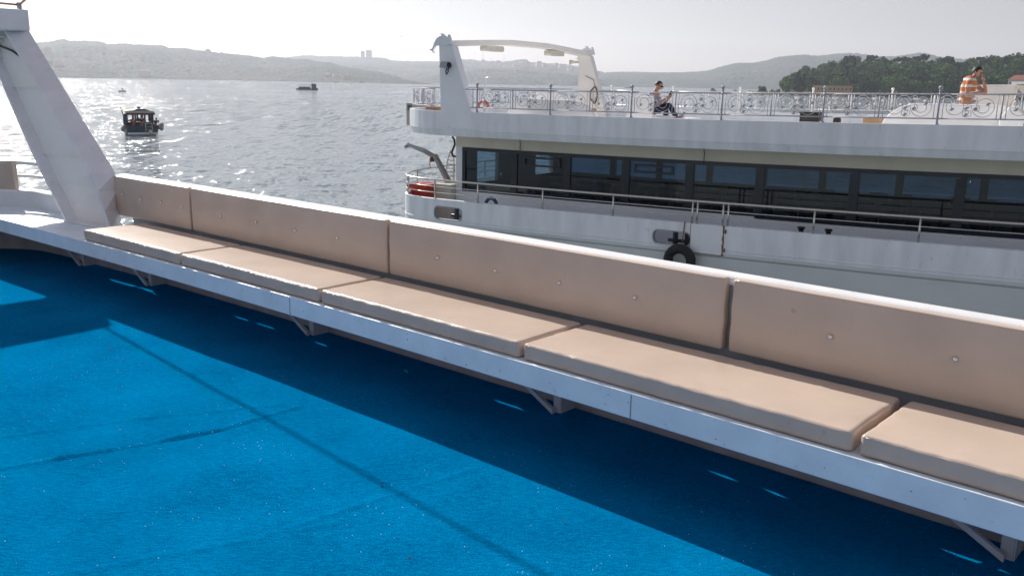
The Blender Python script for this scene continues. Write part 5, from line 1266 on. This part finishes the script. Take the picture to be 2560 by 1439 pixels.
limb(J, E, 4, [(.03, .19, 1.36, .058), (.02, .27, 1.10, .046), (.03, .27, 1.06, .043), (.20, .20, 1.13, .033), (.25, .15, 1.15, .026)])
limb(J, E, 4, [(.05, -.18, 1.36, .056), (.30, -.19, 1.14, .045), (.33, -.18, 1.14, .042), (.29, -.09, 1.33, .032), (.28, -.06, 1.37, .026)])
shirt = [(0, 0, .86, (.172, .13)), (0, 0, 1.04, (.152, .12)), (.0, 0, 1.22, (.165, .126)), (.02, 0, 1.35, (.178, .125)), (.05, 0, 1.415, (.125, .095)), (.075, 0, 1.44, .078)]
se = [(0, 1), (1, 2), (2, 3), (3, 4), (4, 5)]
limb(shirt, se, 4, [(.03, .19, 1.36, .074), (.022, .25, 1.17, .066)]); limb(shirt, se, 4, [(.05, -.18, 1.36, .072), (.20, -.195, 1.235, .062)])
tr = [(0, 0, .93, (.16, .122)), (0, 0, .86, (.165, .125))]; te = [(0, 1)]
for sg in (1, -1): limb(tr, te, 1, [(.0, sg * .09, .80, .10), (.03, sg * .10, .50, .074), (.02, sg * .10, .44, .072), (0, sg * .10, .10, .060)])
person_mesh(man2, F2, J, E, [('tshirt', M_shirt_or, shirt, se), ('trousers', M_jeans, tr, te)])
face_bits(man2, F2, hc, fwd, up, rt, 1, False); headcap(man2, F2, hc, fwd, up, rt, .102)
hand(man2, F2, (.25, .15, 1.15), (.9, -.4, .1), (0, 0, 1), (0, -1, 0), 1, .6); hand(man2, F2, (.28, -.06, 1.37), (-.35, .25, .85), (.4, .9, 0), (-.8, 0, .2), 1, .8)
for sg in (1, -1): mb = MB(); mb.tube([F2(-.06, sg * .10, .045), F2(.08, sg * .11, .05), F2(.20, sg * .12, .035)], [.042, .05, .03], 8); mb.build('shoe', M_shoe, man2)

# ------------------------------------------------------------------ boats on the water
def tiny_person(fn, x, y, z, h, m_top, label, name='person', lean=0, seat=False):
    """small figure in a boat: one continuous skinned body with shirt"""
    e = empty(name, fn(x, y, z), label, 'person')
    f = lambda a, b, c: fn(x + a, y + b, z + c)
    k = h / 1.7
    J = [(0, 0, .9 * k, .13), (0, 0, 1.15 * k, .12), (lean, 0, 1.38 * k, .13), (lean, 0, 1.48 * k, .05), (lean, 0, 1.60 * k, .095), (lean, 0, 1.70 * k, .07)]
    E = [(0, 1), (1, 2), (2, 3), (3, 4), (4, 5)]
    for sg in (1, -1):
        limb(J, E, 0, [(sg * .09, 0, .8 * k, .08), (sg * .10, .25 if seat else .03, .48 * k, .06), (sg * .1, .25 if seat else 0, .05, .045)])
        limb(J, E, 2, [(lean + sg * .19, 0, 1.36 * k, .055), (lean + sg * .24, .06, 1.1 * k, .045), (lean + sg * .15, .24, 1.05 * k, .035)])
    bake(skinned('body', J, E, M_skin, e, f, 0, 1))
    bake(skinned('shirt', [(0, 0, .88 * k, .15), (0, 0, 1.15 * k, .14), (lean, 0, 1.36 * k, .15), (lean + .19, 0, 1.36 * k, .075), (lean + .23, .05, 1.16 * k, .065), (lean - .19, 0, 1.36 * k, .075), (lean - .23, .05, 1.16 * k, .065)], [(0, 1), (1, 2), (2, 3), (3, 4), (2, 5), (5, 6)], m_top, e, f, 0, 1))
    mb = MB(); mb.sphere(f(lean, -.01, 1.66 * k), .10, 10, 6, (1, 1, .9)); mb.build('hair', M_hair, e)
    return e
bp0 = at_z(357.5, 338, WATER); bd_ = Vector((bp0.x, bp0.y, 0)).normalized(); bx = Vector((bd_.y, -bd_.x, 0))
hd = Matrix.Rotation(R(6), 3, 'Z')
def FB(x, y, z): v = hd @ (bx * x + bd_ * y); return Vector((bp0.x, bp0.y, WATER)) + v + Vector((0, 0, z))
fb = empty('fishing_boat', FB(0, 2, 0), 'small dark blue fishing boat with a pale cabin roof, seen from the stern', 'boat')
st = [(0, 1.55, 1.0), (1.2, 1.72, .98), (2.8, 1.75, 1.0), (4.4, 1.5, 1.1), (5.8, .9, 1.3), (6.7, .08, 1.5)]
mb = MB(); vs = []; fs = []
for y, hw, h in st: vs += [FB(-hw * .55, y, -.5), FB(-hw * .93, y, .25), FB(-hw, y, h), FB(-hw * .93, y, h), FB(-hw * .86, y, .35), FB(hw * .86, y, .35), FB(hw * .93, y, h), FB(hw, y, h), FB(hw * .93, y, .25), FB(hw * .55, y, -.5)]
k = 10
for i in range(len(st) - 1):
    for j in range(k): fs.append((i * k + j, i * k + (j + 1) % k, (i + 1) * k + (j + 1) % k, (i + 1) * k + j))
fs += [tuple(range(k)), tuple((len(st) - 1) * k + j for j in range(k))]; mb.add(vs, fs); mb.build('hull', M_boatdark, fb)
mb = MB(); mb.prism([(-1.5, .25), (-1.55, .95), (1.55, .95), (1.5, .25)], lambda a, b, d: FB(a, d, b), -.03, .06); mb.build('transom', M_boatdark, fb)
mb = MB(); mb.prism([(-1.46, .06), (-1.48, .28), (1.48, .28), (1.46, .06)], lambda a, b, d: FB(a, d, b), -.06, -.035); mb.build('waterline_stripe', M_hull, fb)
for nm, sx in (('rubbing_strake', -1), ('rubbing_strake', 1)):
    mb = MB(); mb.tube([FB(sx * (hw + .02), y, h - .05) for y, hw, h in st], .05, 6); mb.build(nm, M_canvas, fb)
# cabin: posts, coaming, roof, windows
mb = MB(); mb.box((-1.35, 1.6, .4), (1.3, 4.2, 1.25), FB); mb.build('cabin_wall', M_boatdark, fb)
for x in (-1.32, -.45, .02, .48, 1.22):
    for y in (1.7, 4.1):
        if abs(x) > 1 or y > 3 or x in (-.45, .48): mb = MB(); w_ = .09 if abs(x) < 1 else .13; mb.box((x - w_, y - .05, 1.25), (x + w_, y + .05, 2.05), FB); mb.build('cabin_post', M_boatdark, fb)
mb = MB(); mb.box((-1.5, 1.4, 2.02), (1.5, 4.4, 2.22), FB); mb.build('roof_beam', M_boatwood, fb)
mb = MB(); mb.prism([(-1.55, 2.225), (-1.4, 2.42), (-.4, 2.56), (.5, 2.56), (1.35, 2.40), (1.5, 2.225)], lambda a, b, d: FB(a, d, b), 1.3, 4.5); mb.build('roof', M_canvas, fb)
mb = MB(); mb.prism([(-.75, 2.5), (-.3, 2.66), (.45, 2.66), (1.0, 2.48)], lambda a, b, d: FB(a, d, b), 1.25, 3.4); mb.build('roof_tarp', M_boatdark, fb)
mb = MB(); mb.tube([FB(0, 2.4, 2.6), FB(-.03, 2.4, 3.0)], [.12, .04], 6); mb.tube([FB(.12, 2.4, 2.6), FB(.14, 2.4, 2.95)], [.08, .03], 6); mb.tube([FB(-.25, 2.4, 2.8), FB(.3, 2.4, 2.8)], .025, 5); mb.build('mast', M_boatdark, fb)
mb = MB(); mb.box((-1.72, .6, .9), (-1.28, 1.5, 2.25), FB); mb.build('rolled_awning', M_boatdark, fb, bevel=.15)
mb = MB(); mb.tube([FB(-1.5, 1.0, 2.0), FB(-1.75, 1.0, 2.35), FB(-1.9, 1.0, 2.9)], [.07, .05, .03], 6); mb.build('outrigger_pole', M_boatwood, fb)
for x, z, rr_ in ((-1.85, .62, .2), (-1.72, .85, .15), (1.72, .8, .2), (1.95, .72, .22), (2.0, 1.0, .2)):
    mb = MB(); mb.sphere(FB(x, .5, z), rr_, 10, 8, (1, 1, 1.4)); mb.tube([FB(x * .97, .5, z + rr_), FB(1.55 * (1 if x > 0 else -1), .5, 1.0)], .02, 5); mb.build('fender', M_fender, fb)
mb = MB(); mb.sphere(FB(.75, -.12, .32), .2, 10, 8, (1, .6, 1.1)); mb.tube([FB(.3, -.06, .1), FB(.3, -.06, 1.25)], .03, 6); mb.tube([FB(.95, -.06, .1), FB(.95, -.06, 1.25)], .03, 6); mb.tube([FB(.3, -.06, 1.2), FB(.95, -.06, 1.2)], .03, 6)
for k in range(3): mb.tube([FB(.3, -.06, .3 + k * .28), FB(.95, -.06, .3 + k * .28)], .02, 5)
mb.build('stern_ladder', M_cream, fb)
tiny_person(FB, .05, .9, .36, 1.62, M_dark, 'dark dressed person standing in the middle of the fishing boat', seat=False)
tiny_person(FB, 1.42, .8, .36, 1.35, M_jeans, 'person leaning over the right side of the fishing boat', lean=.1)
tiny_person(FB, -.75, 1.2, .36, 1.3, M_red, 'person in red sitting low on the left of the fishing boat', seat=True)
def far_boat(u, v, L_, hgt, name, label, cabin, people=0, rot=0, wake=True, mc=None):
    p0 = at_z(u, v, WATER); d_ = Vector((p0.x, p0.y, 0)).normalized(); x_ = Vector((d_.y, -d_.x, 0)); m3 = Matrix.Rotation(rot, 3, 'Z')
    def FF(x, y, z): v_ = m3 @ (x_ * x + d_ * y); return Vector((p0.x, p0.y, WATER)) + v_ + Vector((0, 0, z))
    e = empty(name, FF(0, 0, 0), label, 'boat'); mc = mc or M_boatdark; b = L_ * .17
    mb = MB(); st = [(-.5, .7, .5), (-.3, 1, .42), (.1, 1, .42), (.35, .7, .5), (.5, .05, .65)]; vs = []; fs = []
    for t, w_, h in st: vs += [FF(t * L_, -b * w_ * .7, -.4), FF(t * L_, -b * w_, h * hgt), FF(t * L_, b * w_, h * hgt), FF(t * L_, b * w_ * .7, -.4)]
    for i in range(4):
        for j in range(4): fs.append((i * 4 + j, i * 4 + (j + 1) % 4, (i + 1) * 4 + (j + 1) % 4, (i + 1) * 4 + j))
    fs += [(0, 1, 2, 3), (16, 17, 18, 19)]; mb.add(vs, fs); mb.build('hull', mc, e)
    for nm, (x0, x1, z0, z1) in cabin.items():
        mb = MB(); mb.box((x0 * L_, -b * .7, z0 * hgt), (x1 * L_, b * .7, z1 * hgt), FF); mb.build(nm.split('.')[0], mc, e)
    return e, FF, b
e, FF, b = far_boat(768, 225, 12.5, 1.7, 'ferry_boat', 'dark small ferry with open deck and a wheelhouse at its right end, crossing far out', {'deck_house': (-.38, .15, .4, 1.05), 'wheelhouse': (.2, .42, .45, 2.1), 'awning': (-.42, .2, 1.62, 1.72)}, rot=0)
for k in range(6):
    mb = MB(); x = -5.0 + k * 1.4; mb.tube([FF(x, -1.2, .7), FF(x, -1.2, 2.8)], .05, 5); mb.build('awning_post', M_boatdark, e)
mb = MB(); mb.tube([FF(3.2, 0, 3.4), FF(3.2, 0, 4.4)], .08, 5); mb.build('mast', M_boatdark, e)
e, FF, b = far_boat(305.5, 229.5, 2.6, .9, 'rowing_boat', 'tiny dark boat alone in the sun glitter, far left', {})
tiny_person(FF, .1, 0, .1, 1.4, M_dark, 'person sitting in the tiny far boat', seat=True)
far_boat(1783, 228, 8, 3.2, 'motor_boat', 'small dark motor boat far off above the railing, right of the seated man', {'cabin': (-.35, .2, .4, 1.2)})
far_boat(1570, 220.5, 13, 2.4, 'cargo_boat', 'low dark boat with a raised bow far behind the far pillar', {'cabin': (.15, .35, .4, 1.3)})
far_boat(1838, 227.5, 6, 2.0, 'motor_boat', 'very small dark boat between the motor boat and the lone shore tree', {'cabin': (-.2, .2, .4, .9)})
far_boat(1960, 231, 13, 2.6, 'motor_yacht', 'white yacht moored by the dark low trees of the wooded shore', {'cabin': (-.35, .3, .4, 1.0)}, mc=M_grp)
far_boat(2172, 233, 9, 2.8, 'motor_yacht', 'white yacht moored below the middle of the wooded hill', {'cabin': (-.2, .3, .4, .9)}, mc=M_grp)
far_boat(2275, 234.5, 8, 2.2, 'motor_yacht', 'small white boat moored right of the other yachts', {'cabin': (-.3, .1, .4, .9)}, mc=M_grp)
# gull
g = at_dist(1003, 92, 150); mb = MB(); r_ = Vector((g.y, -g.x, 0)).normalized()
mb.tube([g - r_ * .18, g, g + r_ * .2], [.02, .06, .02], 6)
for a, b_ in ((Vector((0, 0, .12)) - r_ * .15, Vector((0, 0, .22)) - r_ * .55), (Vector((0, 0, .02)) + r_ * .2, Vector((0, 0, .16)) + r_ * .6)): mb.add([g + Vector((0, .08, 0)), g - Vector((0, .08, 0)), g + a - Vector((0, .07, 0)), g + b_, g + a + Vector((0, .09, 0))], [(0, 1, 2, 4), (2, 3, 4)])
mb.build('gull', M_grp, label='white gull flying in the pale sky left of the dolphin pillar', cat='bird')
# grit on the carpet: a few dead leaves
rnd = random.Random(21)
for i in range(14):
    x = rnd.uniform(-3.6, 1.0); t = rnd.uniform(-3.2, -.2); p = P(x, t, DECK + .024); a = rnd.uniform(0, 6.28); r_ = rnd.uniform(.004, .008); mb = MB()
    mb.add([p + Vector((math.cos(a) * r_ * 1.6, math.sin(a) * r_ * 1.6, .002)), p + Vector((-math.sin(a) * r_, math.cos(a) * r_, .006)), p - Vector((math.cos(a) * r_ * 1.6, math.sin(a) * r_ * 1.6, 0)), p + Vector((math.sin(a) * r_, -math.cos(a) * r_, .003)), p + Vector((0, 0, -.004))], [(0, 1, 2, 3), (0, 4, 1), (1, 4, 2), (2, 4, 3), (3, 4, 0)])
    mb.build('fallen_leaf', M_boatwood, label='tiny dry leaf crumb lying on the blue carpet', cat='leaf', group='leaf crumbs on the carpet')
